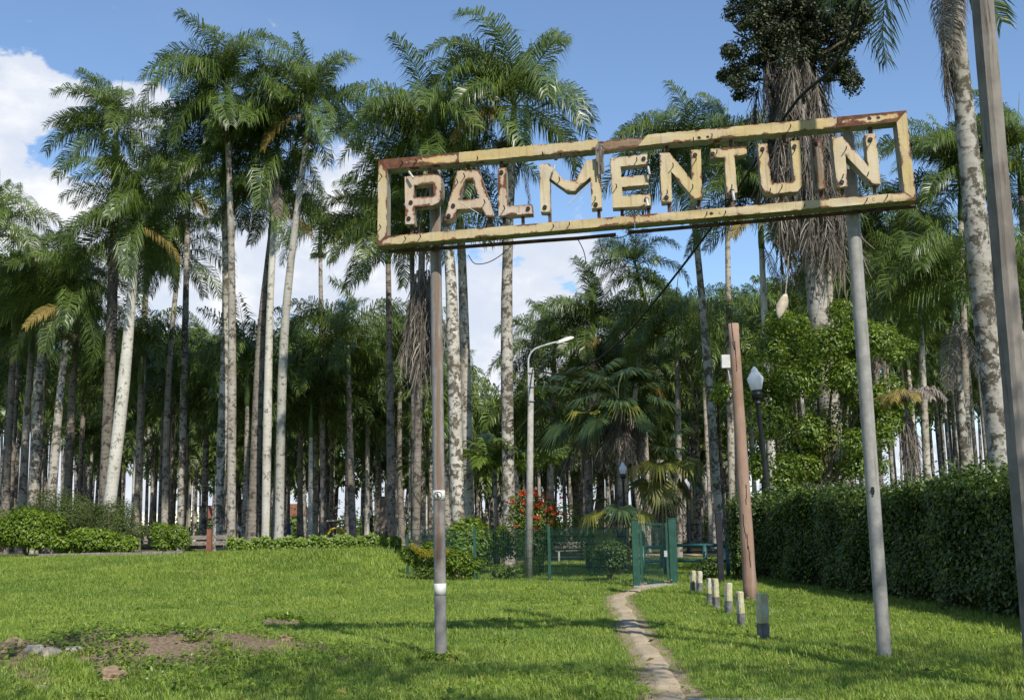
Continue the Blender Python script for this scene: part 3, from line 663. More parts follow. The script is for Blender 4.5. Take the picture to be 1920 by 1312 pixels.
# loose wires and a dry leaf sheath hanging on the rails
def wire(pts, r=0.006):
    mb = MB(); P = densify([(sp(x, y, -0.15)[0], -0.15, sp(x, y, -0.15)[1]) for x, y in pts], 6); mb.tube([tuple(p) for p in P], r, 5); mb.build('loose_wire', MAT['cable'], sign)
wire([(878, 478), (890, 494), (912, 493), (934, 482), (958, 462)]); wire([(1082, 446), (1094, 470), (1098, 492), (1093, 503)]); wire([(1121, 440), (1127, 465), (1134, 488), (1156, 518)]); wire([(1130, 440), (1160, 446), (1190, 434)])
mb = MB(); rg = random.Random(4)
for k in range(26):
    x0 = 1119 + rg.uniform(0, 10); u, v = sp(x0, 272 + rg.uniform(-2, 4)); ln = rg.uniform(0.18, 0.40); w = rg.uniform(.006, .014); y0 = FRONT - 0.012 - rg.uniform(0, .05)
    P = [(u + rg.uniform(-.015, .015), y0 + 0.02 * (q == 0), v - ln * q / 3) for q in range(4)]
    mb.add([(p[0] - w, p[1], p[2]) for p in P] + [(p[0] + w, p[1] + rg.uniform(-.01, .01), p[2]) for p in P], [(i, i + 4, i + 5, i + 1) for i in range(3)], 0, rg.random())
tag(mb.build('dry_leaf_sheath', MAT['dead'], None, False, 'rnd'), 'dry grey palm leaf sheath draped over the sign rail above letter M', 'dead leaf')
bpy.data.objects['dry_leaf_sheath'].location = SO; bpy.data.objects['dry_leaf_sheath'].rotation_euler = (0, 0, SK)

# ------------------------------------------------------------------ poles, lamps, bollards, cable
def lamp_parts(root, h, sc=1.0):
    mb = MB(); mb.lathe([(0.17, 0), (0.17, 0.12), (0.12, 0.18), (0.13, 0.55), (0.10, 0.6), (0.075, 0.7), (0.058, h - 0.95), (0.07, h - 0.93)], 14); mb.build('post', MAT['black'], root, True)
    mb = MB(); mb.lathe([(0.058, h - 0.95), (0.085, h - 0.92), (0.085, h - 0.89), (0.06, h - 0.86), (0.10, h - 0.80), (0.135, h - 0.78), (0.135, h - 0.72), (0.15, h - 0.70), (0.15, h - 0.66), (0.11, h - 0.64), (0.12, h - 0.58)], 16); mb.build('collar', MAT['black'], root, True)
    mb = MB(); mb.lathe([(0.11, h - 0.585), (0.135, h - 0.57), (0.165, h - 0.45), (0.205, h - 0.30), (0.19, h - 0.265), (0.12, h - 0.16), (0.085, h - 0.11), (0.075, h - 0.06), (0.045, h - 0.03), (0.03, h)], 18); mb.build('globe', MAT['globe'], root, True)
def ground_root(name, x, y, Y):
    p = at(x, y, Y); return empty(name, (p.x, p.y, h1(p.x, p.y))), p
r_, p_ = ground_root('street_lamp', 1441, 940, 31.0)
top_z = at(1415, 687, 31).z; lamp_parts(r_, (top_z - r_.location.z) / 1.15); r_.scale = (1.15, 1.15, 1.15); tl = at(1415, 700, 31)
pb_ = at(1437, 900, 31); r_.location.x = pb_.x + (pb_.x - tl.x) / (tl.z - pb_.z) * (pb_.z - r_.location.z); r_.rotation_euler = (0, math.atan2(tl.x - r_.location.x, tl.z - r_.location.z), 0)
tag(r_, 'tall black lamp post with large clear acorn globe behind the clipped hedge', 'lamp')
FARL = [(1172, 1000, 866, 35.4, 'black park lamp with white globe beside the drooping fan palms'), (652, 1000, 925, 62, 'black park lamp beside the yellow play arch'), (562, 1000, 945, 75, 'small dark park lamp between the pale trunks near the blue bin'),
        (693, 1000, 955, 85, 'smallest dark park lamp left of the grey panel'), (1291, 1000, 897, 58, 'slim black park lamp right of the green gate')]
for (x, yb, yt, Y, lab) in FARL:
    r_, p_ = ground_root('park_lamp', x, yb, Y); ks = .65 if Y < 40 else 1; lamp_parts(r_, (at(x, yt, Y).z - r_.location.z) / ks); r_.scale = (ks, ks, ks); tag(r_, lab, 'lamp', 'black lamps along the park paths')
# concrete lighting column with arm
b0 = gnd(991, 1085); r_ = empty('lighting_column', (b0.x, b0.y, b0.z)); Y = b0.y
tp = at(996, 690, Y) - b0; el = at(1003, 655, Y) - b0; hd = at(1050, 640, Y) - b0
mb = MB(); mb.tube([(0, 0, -0.1), (tp.x * .5, 0, tp.z * .5), (tp.x, 0, tp.z)], [0.125, 0.105, 0.085], 12); mb.build('column', MAT['concrete'], r_, True)
mb = MB(); P = densify([(tp.x - .09, -0.06, tp.z - 1.2), (tp.x - .09, -.06, tp.z), (tp.x - .06, -.06, el.z - .25), (el.x, -.06, el.z), (hd.x * .6 + el.x * .4, -.06, hd.z - 0.08), (hd.x - .1, -.06, hd.z - 0.03)], 6); mb.tube([tuple(p) for p in P], 0.032, 8); mb.build('arm', MAT['galv'], r_, True)
mb = MB(); a = math.atan2((at(1075, 633, Y) - at(1045, 643, Y)).z, (at(1075, 633, Y) - at(1045, 643, Y)).x)
cth = at(1059, 639, Y) - b0; rot = Matrix.Rotation(-a, 3, 'Y')
hv = []
for q, w, hh in [(-0.28, .05, .04), (-0.2, .10, .06), (0.05, .13, .075), (0.22, .12, .06), (0.30, .05, .02)]:
    for (sy, sz) in [(-1, -.6), (1, -.6), (.75, 1), (-.75, 1)]: hv.append(Vector((cth.x, -.06, cth.z)) + rot @ Vector((q, sy * w, sz * hh)))
mb.add(hv, [(i * 4 + j, i * 4 + (j + 1) % 4, (i + 1) * 4 + (j + 1) % 4, (i + 1) * 4 + j) for i in range(4) for j in range(4)] + [(3, 2, 1, 0), (16, 17, 18, 19)]); mb.build('lamp_head', MAT['white'], r_)
for k in range(3):
    mb = MB(); z = tp.z - 0.15 - k * 0.45; mb.lathe([(0.115, z - .015), (0.115, z + .015)], 12, (tp.x - .03, -.02, 0)); mb.build('strap', MAT['galv'], r_)
tag(r_, 'weathered concrete lighting column with curved arm and pale head behind the fence', 'lamp')
COLTOP = b0 + tp
# short reddish wooden pole with a meter box
b0 = gnd(1408, 1127); r_ = empty('wooden_pole', b0); Y = b0.y; tp = at(1375, 607, Y) - b0
mb = MB(); n = 14; mb.tube([(tp.x * 1.0 * q / n, 0, -0.1 + (tp.z + .1) * q / n) for q in range(n + 1)], [0.138 - 0.032 * q / n + 0.003 * math.sin(q * 2.3) for q in range(n + 1)], 16); mb.build('pole', MAT['wood_red'], r_, True)
rg = random.Random(11)
for k in range(5):
    z = tp.z * [0.12, 0.22, 0.34, 0.82, 0.9][k]; a0 = rg.uniform(-.5, .5); pts = []
    for q in range(7):
        zz = z + q * rg.uniform(.05, .12); a0 += rg.uniform(-.12, .12); rr = 0.136 - 0.032 * zz / tp.z + 0.001
        pts.append((tp.x * zz / tp.z + rr * math.sin(a0), -rr * math.cos(a0), zz))
    mb = MB(); mb.tube(pts, 0.008, 4); mb.build('crack', MAT['dark'], r_)
bxp = at(1360, 678, Y) - b0; mb = MB(); mb.box((bxp.x, -0.02, bxp.z), (0.085, 0.06, 0.135)); bo = mb.build('meter_box', MAT['white'], r_)
mb = MB(); mb.tube([(bxp.x + .04, -0.02, bxp.z - .13), (bxp.x + .07, -0.02, bxp.z - .4)], 0.015, 6); mb.build('conduit', MAT['galv'], bo)
tag(r_, 'short reddish wooden pole with white meter box beside the hedge end', 'pole')
# tall utility pole at the right edge
u0 = at(1925, 1000, 10.2); u1 = at(1842, 0, 10.2)
r_ = empty('utility_pole', (u0.x, 10.2, h1(u0.x, 10.2))); dx = (u1.x - u0.x) / (u1.z - u0.z); n = 16; Ht = 11.6; gz = r_.location.z
mb = MB(); ca = math.atan2(-10.2, -u0.x); rgp = random.Random(2); V = []; sec = 12; n = 40
for q in range(n + 1):
    z = -0.2 + (Ht + .2) * q / n; hw = 0.098 - 0.016 * q / n; cxp = (gz + z - u0.z) * dx
    for k in range(4):
        for e in (-.62, 0.0, .62):
            an = ca + math.pi / 2 * k; lx, ly = hw * (1 + (0.012 if e == 0 else 0)), e * hw; an2 = an + math.pi / 4
            V.append((cxp + lx * math.cos(an2) - ly * math.sin(an2) + rgp.uniform(-.003, .003), lx * math.sin(an2) + ly * math.cos(an2) + rgp.uniform(-.003, .003), z))
mb.add(V, [(q * 12 + k, q * 12 + (k + 1) % 12, (q + 1) * 12 + (k + 1) % 12, (q + 1) * 12 + k) for q in range(n) for k in range(12)] + [tuple(n * 12 + k for k in range(12))])
mb.build('pole', MAT['wood_grey'], r_)
mb = MB(); zt = Ht - 0.5; mb.tube([((zt - u0.z) * dx - .10, -.1, zt - .12), ((zt - u0.z) * dx - .14, -.14, zt), ((zt - u0.z) * dx - .14, -.14, zt + .12)], [.02, .035, .03], 8); mb.build('insulator', MAT['white'], r_)
tag(r_, 'tall grey wooden utility pole cut by the right edge', 'pole'); UT = Vector((u0.x + (zt - u0.z) * dx - .14, 10.06, zt + gz))
mb = MB()
cp = [COLTOP + Vector((0.05, -.1, -.05))] + [at(*q) for q in [(1060, 701, 31.0), (1130, 667, 28.6), (1200, 598, 26.2), (1330, 432, 22.0), (1480, 207, 17.6), (1600, 45, 14.6)]] + [UT]
P = densify([tuple(p) for p in cp], 8); mb.tube([tuple(p) for p in P], 0.026, 6)
tag(mb.build('power_cable', MAT['cable'], None, True), 'black power cable sagging from the lighting column up to the right', 'cable')
# bollards
BOL = [(1431, 1199, 1112, 21, .075, 0.02, 'nearest two tone bollard, standing in shade apart from the rest'), (1391, 1177, 1108, 14.5, .06, -.05, 'second nearest bollard, with flaking white top, before the wooden pole'), (1366, 1150, 1092, 14, .062, 0.03, 'third bollard from the front, pale top and grey foot'),
       (1343, 1141, 1084, 12.5, .062, -.02, 'fourth bollard, brightest yellow of the middle pair'), (1330, 1134, 1083, 9, .05, .02, 'fifth bollard, narrow and brown edged, left of the middle pair'), (1312, 1111, 1070, 11, .062, 0.0, 'sixth bollard, right one of the farthest pair near the gate'), (1300, 1110, 1069, 10.5, .06, 0.02, 'farthest bollard, left one of the pair nearest the gate')]
for (x, yb, yt, wpx, hw, lean, lab) in BOL:
    b0 = gnd(x, yb); Hh = at(x, yt, b0.y).z - b0.z; hw = wpx / FPX * b0.y * 0.42
    bm = bmesh.new(); bmesh.ops.create_cube(bm, size=1.0)
    for v in bm.verts: v.co = Vector((v.co.x * 2 * hw, v.co.y * 2 * hw, (v.co.z + 0.5) * (Hh + .1) - 0.1))
    bmesh.ops.bevel(bm, geom=bm.edges[:], offset=0.012, segments=2, affect='EDGES')
    bmesh.ops.subdivide_edges(bm, edges=[e for e in bm.edges if e.calc_length() > 0.2], cuts=5)
    for v in bm.verts: v.co.x += 0.004 * math.sin(v.co.z * 23 + x); v.co.y += 0.004 * math.sin(v.co.z * 31 + x)
    me = bpy.data.meshes.new('bollard'); bm.to_mesh(me); bm.free(); me.materials.append(MAT['bollard'])
    o = link('bollard', me, None, b0); o.rotation_euler = (0.02, lean, R(28)); tag(o, lab, 'bollard', 'wooden bollards along the right lawn')

# ------------------------------------------------------------------ fence, gate, rails
def wire_panel(a, c, h, parent, dz=0.0, step=0.055, r=0.005):
    mb = MB(); a = Vector(a); c = Vector(c); n = int((c - a).to_2d().length / step); d = (c - a) / n
    for i in range(n + 1):
        p = a + d * i; mb.tube([(p.x, p.y, p.z + 0.04), (p.x, p.y, p.z + h)], r, 3, 0, False)
    for k in range(8):
        z = 0.05 + (h - 0.06) * k / 7
        for e in (-0.006, 0.006): mb.tube([(a.x, a.y + e, a.z + z), (c.x, c.y + e, c.z + z)], 0.0042, 3, 0, False)
    return mb.build('wire_panel', MAT['green_dark'], parent)
fp = [gnd(764, 1081), gnd(891, 1089), gnd(1031, 1090), gnd(1186, 1097)]
fr = tag(empty('mesh_fence', fp[0]), 'green welded wire fence with slim posts left of the gate', 'fence')
FH = 1.52
for i, p in enumerate(fp[:3]):
    mb = MB(); hh = at([764, 890, 1029][i], [1003, 988, 983][i], p.y).z - p.z; q = p - fp[0]
    mb.box((q.x, q.y, q.z + hh / 2 - .05), (0.04, 0.03, hh / 2 + .05)); mb.box((q.x, q.y, q.z + hh + .01), (0.045, 0.035, 0.01)); mb.build('post', MAT['green'], fr)
for i in range(3): wire_panel(fp[i] - fp[0] + Vector((.05, 0, 0)), fp[i + 1] - fp[0] - Vector((.05, 0, 0)), FH, fr)
side = at(764, 1060, 44); side.z = h1(side.x, side.y)
g0, g1 = gnd(1194, 1100), gnd(1264, 1093)
gr = tag(empty('gate', g0), 'green mesh gate with thick square posts at the end of the footpath', 'gate')
for i, (g, w, yt, xt) in enumerate([(g0, .085, 974, 1188), (g1, .10, 972, 1258)]):
    q = g - g0; tpz = at(xt, yt, g.y); hh = tpz.z - g.z; lx = 0.0
    mb = MB(); mb.box((q.x + lx, q.y, q.z + hh / 2), (w, w, hh / 2)); mb.box((q.x + lx, q.y, q.z + hh + .008), (w + .012, w + .012, .008)); mb.build('gate_post', MAT['green'], gr)
q1 = g1 - g0; h_ = at(1188, 978, g0.y).z - g0.z - .05
mb = MB()
for x in (0.16, q1.x - .18): mb.box((x, q1.y * x / q1.x, h_ / 2 + .05), (.03, .025, h_ / 2 - .03))
for z in (0.08, h_ - .02): mb.box((q1.x / 2, q1.y / 2, z + .0), (q1.x / 2 - .22, .022, .025), 0, Matrix.Rotation(math.atan2(q1.y, q1.x), 3, 'Z'))
mb.build('gate_frame', MAT['green'], gr)
wire_panel(Vector((.2, q1.y * .1 + .03, 0)), Vector((q1.x - .2, q1.y * .9 + .03, 0)), h_, gr, 0, .075, .008)
mb = MB(); mb.box((q1.x - .22, q1.y * .9 - .05, h_ * .5), (.04, .05, .08)); mb.build('latch', MAT['galv'], gr)
mb = MB(); mb.box((g0.x + q1.x / 2, g0.y + .15, h1(g0.x, g0.y) + .02), (q1.x / 2 + .1, .45, .02)); tag(mb.build('threshold', MAT['concrete']), 'pale concrete threshold slab under the gate', None, None, 'structure')
def pipe_rail(name, pts, h, label, zs=(0.98, 0.5)):
    r0 = Vector((pts[0][0], pts[0][1], 0)); r0.z = h1(r0.x, r0.y); root = tag(empty(name, r0), label, 'railing')
    P = [Vector((p[0] - r0.x, p[1] - r0.y, h1(p[0], p[1]) - r0.z)) for p in pts]
    for p in P: mb = MB(); mb.tube([p + Vector((0, 0, -.1)), p + Vector((0, 0, h))], 0.062, 10); mb.build('post', MAT['pipe'], root, True)
    for z in zs:
        mb = MB(); mb.tube([p + Vector((0, 0, h * z)) for p in P], 0.05, 10); mb.build('rail', MAT['pipe'], root, True)
def w2(x, Y): p = at(x, 1000, Y); return (p.x, Y)
pipe_rail('pipe_railing', [w2(1204, 33), w2(1245, 33)], 0.86, 'short blue green pipe barrier right behind the gate')
pipe_rail('pipe_railing', [w2(1262, 32.5), w2(1320, 32.2), w2(1362, 32)], 0.92, 'long blue green pipe railing right of the gate')
b0 = gnd(1353, 1096); hh = at(1347, 962, b0.y).z - b0.z; mb = MB(); mb.box((0, 0, hh / 2), (.07, .06, hh / 2)); mb.box((0, 0, hh + .01), (.08, .07, .012)); o = mb.build('fence_post', MAT['black'], None, False, None, b0); tag(o, 'dark green square post at the left end of the clipped hedge', 'post')

# ------------------------------------------------------------------ palms
def frond_geo(Lr, a0, a1, nl, seed, ll=0.85, droop=1.1, plum=0.5, wid=0.04, segs=2, sway=0.15):
    rg = np.random.default_rng(seed); K = 14; s = np.linspace(0, 1, K)
    ang = R(1) * (a0 + (a1 - a0) * s ** 1.15); ds = Lr / (K - 1)
    x = np.concatenate([[0], np.cumsum(np.cos(ang[:-1]) * ds)]); z = np.concatenate([[0], np.cumsum(np.sin(ang[:-1]) * ds)])
    y = sway * Lr * rg.uniform(-1, 1) * s ** 2
    C = np.stack([x, y, z], 1); T = unit(np.gradient(C, axis=0))
    V = []; F = []; A = []
    # rachis: thin three sided
    for i in range(K):
        r = 0.035 * (1 - 0.85 * s[i]); n = np.array([-T[i, 2], 0, T[i, 0]])
        for q in range(3):
            t = q * 2.094; V.append(C[i] + np.array([0, 1, 0]) * r * math.sin(t) + n * r * math.cos(t)); A.append(0.95)
    for i in range(K - 1):
        for q in range(3):
            a, b, c, d = i * 3 + q, i * 3 + (q + 1) % 3, (i + 1) * 3 + (q + 1) % 3, (i + 1) * 3 + q
            F += [(a, b, c), (a, c, d)]
    down = np.array([0, 0, -1.0])
    for sd in (-1, 1):
        for i in range(nl):
            t = 0.13 + 0.87 * ((i + rg.uniform(0, .8)) / nl); k = min(K - 2, int(t * (K - 1))); fr_ = t * (K - 1) - k
            p = C[k] * (1 - fr_) + C[k + 1] * fr_; tt = T[k] * (1 - fr_) + T[k + 1] * fr_
            nn = np.array([-tt[2], 0, tt[0]])
            l = ll * (0.35 + 0.65 * math.sin(math.pi * min(1, 0.18 + t * 0.80))) * rg.uniform(.85, 1.12)
            d1 = np.array([0, sd * 0.85, 0]) + tt * (0.45 + 0.35 * t) + nn * rg.uniform(-0.6, 1.2) * plum + down * 0.12
            d1 /= np.linalg.norm(d1); d2 = d1 + down * droop * rg.uniform(.35, 1.6); d2 /= np.linalg.norm(d2)
            w = tt - d1 * np.dot(tt, d1); w /= max(1e-6, np.linalg.norm(w)); w = w * wid * 0.5 * rg.uniform(.8, 1.2)
            b = len(V); rv = rg.random()
            if segs == 2:
                m = p + d1 * l * 0.48; tip = m + d2 * l * 0.52
                V += [p - w * .6, p + w * .6, m - w, m + w, tip]; A += [rv] * 5; F += [(b, b + 1, b + 3), (b, b + 3, b + 2), (b + 2, b + 3, b + 4)]
            else:
                d3 = d1 + d2; d3 /= np.linalg.norm(d3); tip = p + d3 * l * .95; m = p + d1 * l * .5
                V += [p, m - w, m + w, tip]; A += [rv] * 4; F += [(b, b + 2, b + 1), (b + 1, b + 2, b + 3)]
    return np.array(V), np.array(F), np.array(A)
CLASS = [(84, 5, 0.95), (70, -52, 1.0), (52, -70, 1.0), (24, -80, 0.98), (-12, -85, 0.9)]
FROND = []
for c, (a0, a1, ls) in enumerate(CLASS):
    row = []
    for k in range(3):
        V, F, A = frond_geo(4.3 * ls, a0 + 7 * k - 7, a1 + 10 * k - 10, 100, 100 + c * 10 + k, 1.15, 2.0, 0.75, 0.038, 2)
        row.append(np_mesh('frond', V, F, MAT['frond'], A))
    FROND.append(row)
OLDF = []
for k in range(2):
    V, F, A = frond_geo(3.6, 5 - 20 * k, -80, 66, 195 + k, 0.9, 1.9, 0.4, 0.05, 2); OLDF.append(np_mesh('frond', V, F, MAT['straw'], A))
YOUNG = []
for k in range(2):
    V, F, A = frond_geo(3.3, 84 - 6 * k, 62 - 20 * k, 54, 190 + k, 0.75, 0.9, 0.5, 0.05, 2); YOUNG.append(np_mesh('frond', V, F, MAT['frond_young'], A))
DEADF = []
for k in range(3):
    V, F, A = frond_geo(2.8, -55 - 10 * k, -86, 46, 200 + k, 0.75, 2.2, 0.2, 0.035, 2, 0.05); DEADF.append(np_mesh('dead_frond', V, F, MAT['dead'], A))
def far_crown(seed, nf=21, nl=48):
    rg = np.random.default_rng(seed); VV = []; FF = []; AA = []; b = 0
    for i in range(nf):
        c = min(4, int(i / nf * 4.6)); a0, a1, ls = CLASS[c]
        V, F, A = frond_geo(4.2 * ls * rg.uniform(.85, 1.1), a0 + rg.uniform(-8, 8), a1 + rg.uniform(-12, 12), nl, seed * 100 + i, 1.1, 1.8, 0.65, 0.072, 1)
        az = i * 2.4 + rg.uniform(-.4, .4); az = az + 0.3 * math.sin(az); cs, sn = math.cos(az), math.sin(az)
        W = V.copy(); W[:, 0] = V[:, 0] * cs - V[:, 1] * sn; W[:, 1] = V[:, 0] * sn + V[:, 1] * cs
        VV.append(W); FF.append(F + b); AA.append(A); b += len(V)
    return np_mesh('crown', np.concatenate(VV), np.concatenate(FF), MAT['frond_far'], np.concatenate(AA))
CROWNS = [far_crown(s) for s in range(1, 7)]
def far_trunk(seed):
    rg = random.Random(seed); n = 10; a, b_ = rg.uniform(-.012, .012), rg.uniform(-.012, .012); mb = MB()
    mb.tube([(a * math.sin(q / n * 2.6) * 12, b_ * math.sin(q / n * 2.2) * 12, 15.0 * q / n) for q in range(n + 1)], [(1.25 if q == 0 else 1.0 - 0.28 * q / n + 0.06 * math.sin(q * 1.1)) * 0.2 for q in range(n + 1)], 9, 0, False)
    return mb, (a * math.sin(2.6) * 12, b_ * math.sin(2.2) * 12)
TRUNKS = []
for s in range(6):
    mb, off = far_trunk(s); mt = ['trunk', 'trunk_dark', 'trunk_mottled', 'trunk_mottled', 'trunk', 'trunk_white'][s]; TRUNKS.append((mb.mesh('trunk', MAT[mt], True), off))
mb = MB(); mb.tube([(0, 0, -1.7), (0, 0, -1.2), (0, 0, -.5), (0, 0, 0.1)], [0.17, 0.19, 0.13, 0.07], 9); SHAFT = mb.mesh('crownshaft', MAT['shaft'], True)
def strands(seed, n=260, ln=0.7):
    rg = np.random.default_rng(seed); V = []; F = []; A = []
    for i in range(n):
        az = rg.uniform(0, 6.28); p = np.array([0.0, 0, 0]); d = np.array([math.cos(az) * .9, math.sin(az) * .9, rg.uniform(-.3, .6)]); b = len(V); w = .014
        for k in range(4):
            V += [p - np.array([0, 0, w]), p + np.array([0, 0, w])]; A += [rg.random()] * 2; p = p + d * ln / 3 * rg.uniform(.4, 1); d = d + np.array([rg.uniform(-.3, .3), rg.uniform(-.3, .3), -.5]); d /= np.linalg.norm(d)
        for k in range(3): F += [(b + 2 * k, b + 2 * k + 2, b + 2 * k + 3), (b + 2 * k, b + 2 * k + 3, b + 2 * k + 1)]
    return np_mesh('fruit_cluster', np.array(V), np.array(F), MAT['fruit'], np.array(A))
FRUIT = [strands(5), strands(6, 200, 0.55)]
GROVE = 'royal palms standing in the grove'
def palm(label, p1, p2, Y, wpx, mid=None, mat='trunk', nf=19, fl=1.0, fruit=0, dead=0, wind=0.7, seed=0, young=1, low=1.0, sets=None):
    rg = random.Random(seed * 13 + int(p2[0])); A = at(p1[0], p1[1], Y); B = at(p2[0], p2[1], Y)
    k = (A - B) / (A.z - B.z); base = Vector((0, 0, 0)); gz = h1(A.x, Y)
    pts_w = [A, B] if mid is None else [A, at(mid[0], mid[1], Y), B]
    k0 = (pts_w[0] - pts_w[1]) / (pts_w[0].z - pts_w[1].z)
    base = pts_w[0] + k0 * (gz - pts_w[0].z)
    root = empty('royal_palm', base); hub = B - base; r = wpx / FPX * Y * 0.5
    dv = (pts_w[-1] - pts_w[-2]).normalized(); shaft = 1.75; t_top = hub - dv * shaft
    ctl = [Vector((0, 0, -0.15))] + [p - base for p in pts_w[:-1]] + [t_top]
    yb = rg.uniform(-.25, .25)
    P = densify([tuple(p) for p in ctl], 7); zz = P[:, 2] / max(t_top.z, 1)
    P[:, 1] += yb * np.sin(zz * 3.0)
    bul = rg.uniform(0.25, 0.6)
    rad = [r * ((1.28 - 4.0 * max(0, z)) if z < 0.05 else 1.08 + 0.10 * math.exp(-((z - bul) / .18) ** 2) - 0.36 * max(0, z) ** 1.6 + 0.012 * math.sin(z * 47 + seed)) for z in zz]
    mb = MB(); mb.tube([tuple(p) for p in P], rad, 14); mb.build('trunk', MAT[mat], root, True)
    tt = Vector(P[-1]); mb = MB(); ax = (hub - tt)
    mb.tube([tuple(tt + ax * q) for q in (-0.03, 0.1, 0.35, 0.7, 1.02)], [rad[-1] * 1.06, rad[-1] * 1.18, rad[-1] * 1.1, rad[-1] * .72, rad[-1] * .4], 12); mb.build('crownshaft', MAT['shaft'], root, True)
    az0 = rg.uniform(0, 6.28)
    for i in range(nf):
        q = (i + .5) / nf; c = 0 if q < .10 else 1 if q < .32 else 2 if q < .58 else 3 if q < .82 else 4
        az = az0 + i * 2.39996 + rg.uniform(-.3, .3)
        az = az % (2 * math.pi); az = az - wind * math.sin(az - math.pi) * 0.9      # the breeze sweeps leaves to the left
        o = link('frond', FROND[c][rg.randrange(3)], root, hub + Vector((0, 0, -0.25 * q - .02)))
        s = fl * rg.uniform(.80, 1.06); lift = 0.12 * wind * math.cos(az)
        o.rotation_euler = (rg.uniform(-.38, .38), lift + rg.uniform(-.16, .16), az); o.scale = (s, s, s)
    for i in range(young):
        o = link('frond', YOUNG[rg.randrange(2)], root, hub); s = fl * rg.uniform(.7, .95); o.scale = (s * .9, s * .9, s); o.rotation_euler = (0, rg.uniform(-.1, .1), math.pi + rg.uniform(-1.5, 1.5))
    mb = MB(); mb.tube([tuple(hub), tuple(hub + Vector((.05, 0, 1.3 * fl))), tuple(hub + Vector((rg.uniform(.05, .3), 0, 2.7 * fl)))], [.05, .03, .006], 5); mb.build('spear_leaf', MAT['rachis'], root)
    for i in range(fruit):
        a = rg.uniform(3.6, 5.8); o = link('fruit_cluster', FRUIT[rg.randrange(2)], root, tt + Vector((math.cos(a) * rad[-1] * 1.3, math.sin(a) * rad[-1] * 1.3, -.05))); s = rg.uniform(.8, 1.15); o.scale = (s, s, s)
    for i in range(1 if seed % 3 else 0):
        a = rg.uniform(2.8, 6.4); o = link('frond', OLDF[rg.randrange(2)], root, hub - ax * .3); s = fl * rg.uniform(.7, .95); o.scale = (s, s, s); o.rotation_euler = (rg.uniform(-.3, .3), 0, a); o['label'] = 'yellowed old frond'
    for i in range(dead):
        a = rg.uniform(2.6, 6.6); o = link('dead_frond', DEADF[rg.randrange(3)], root, tt + Vector((math.cos(a) * rad[-1], math.sin(a) * rad[-1], .1))); s = fl * rg.uniform(.7, 1); o.scale = (s, s, s); o.rotation_euler = (0, 0, a)
    tag(root, label, 'palm tree', GROVE); return root
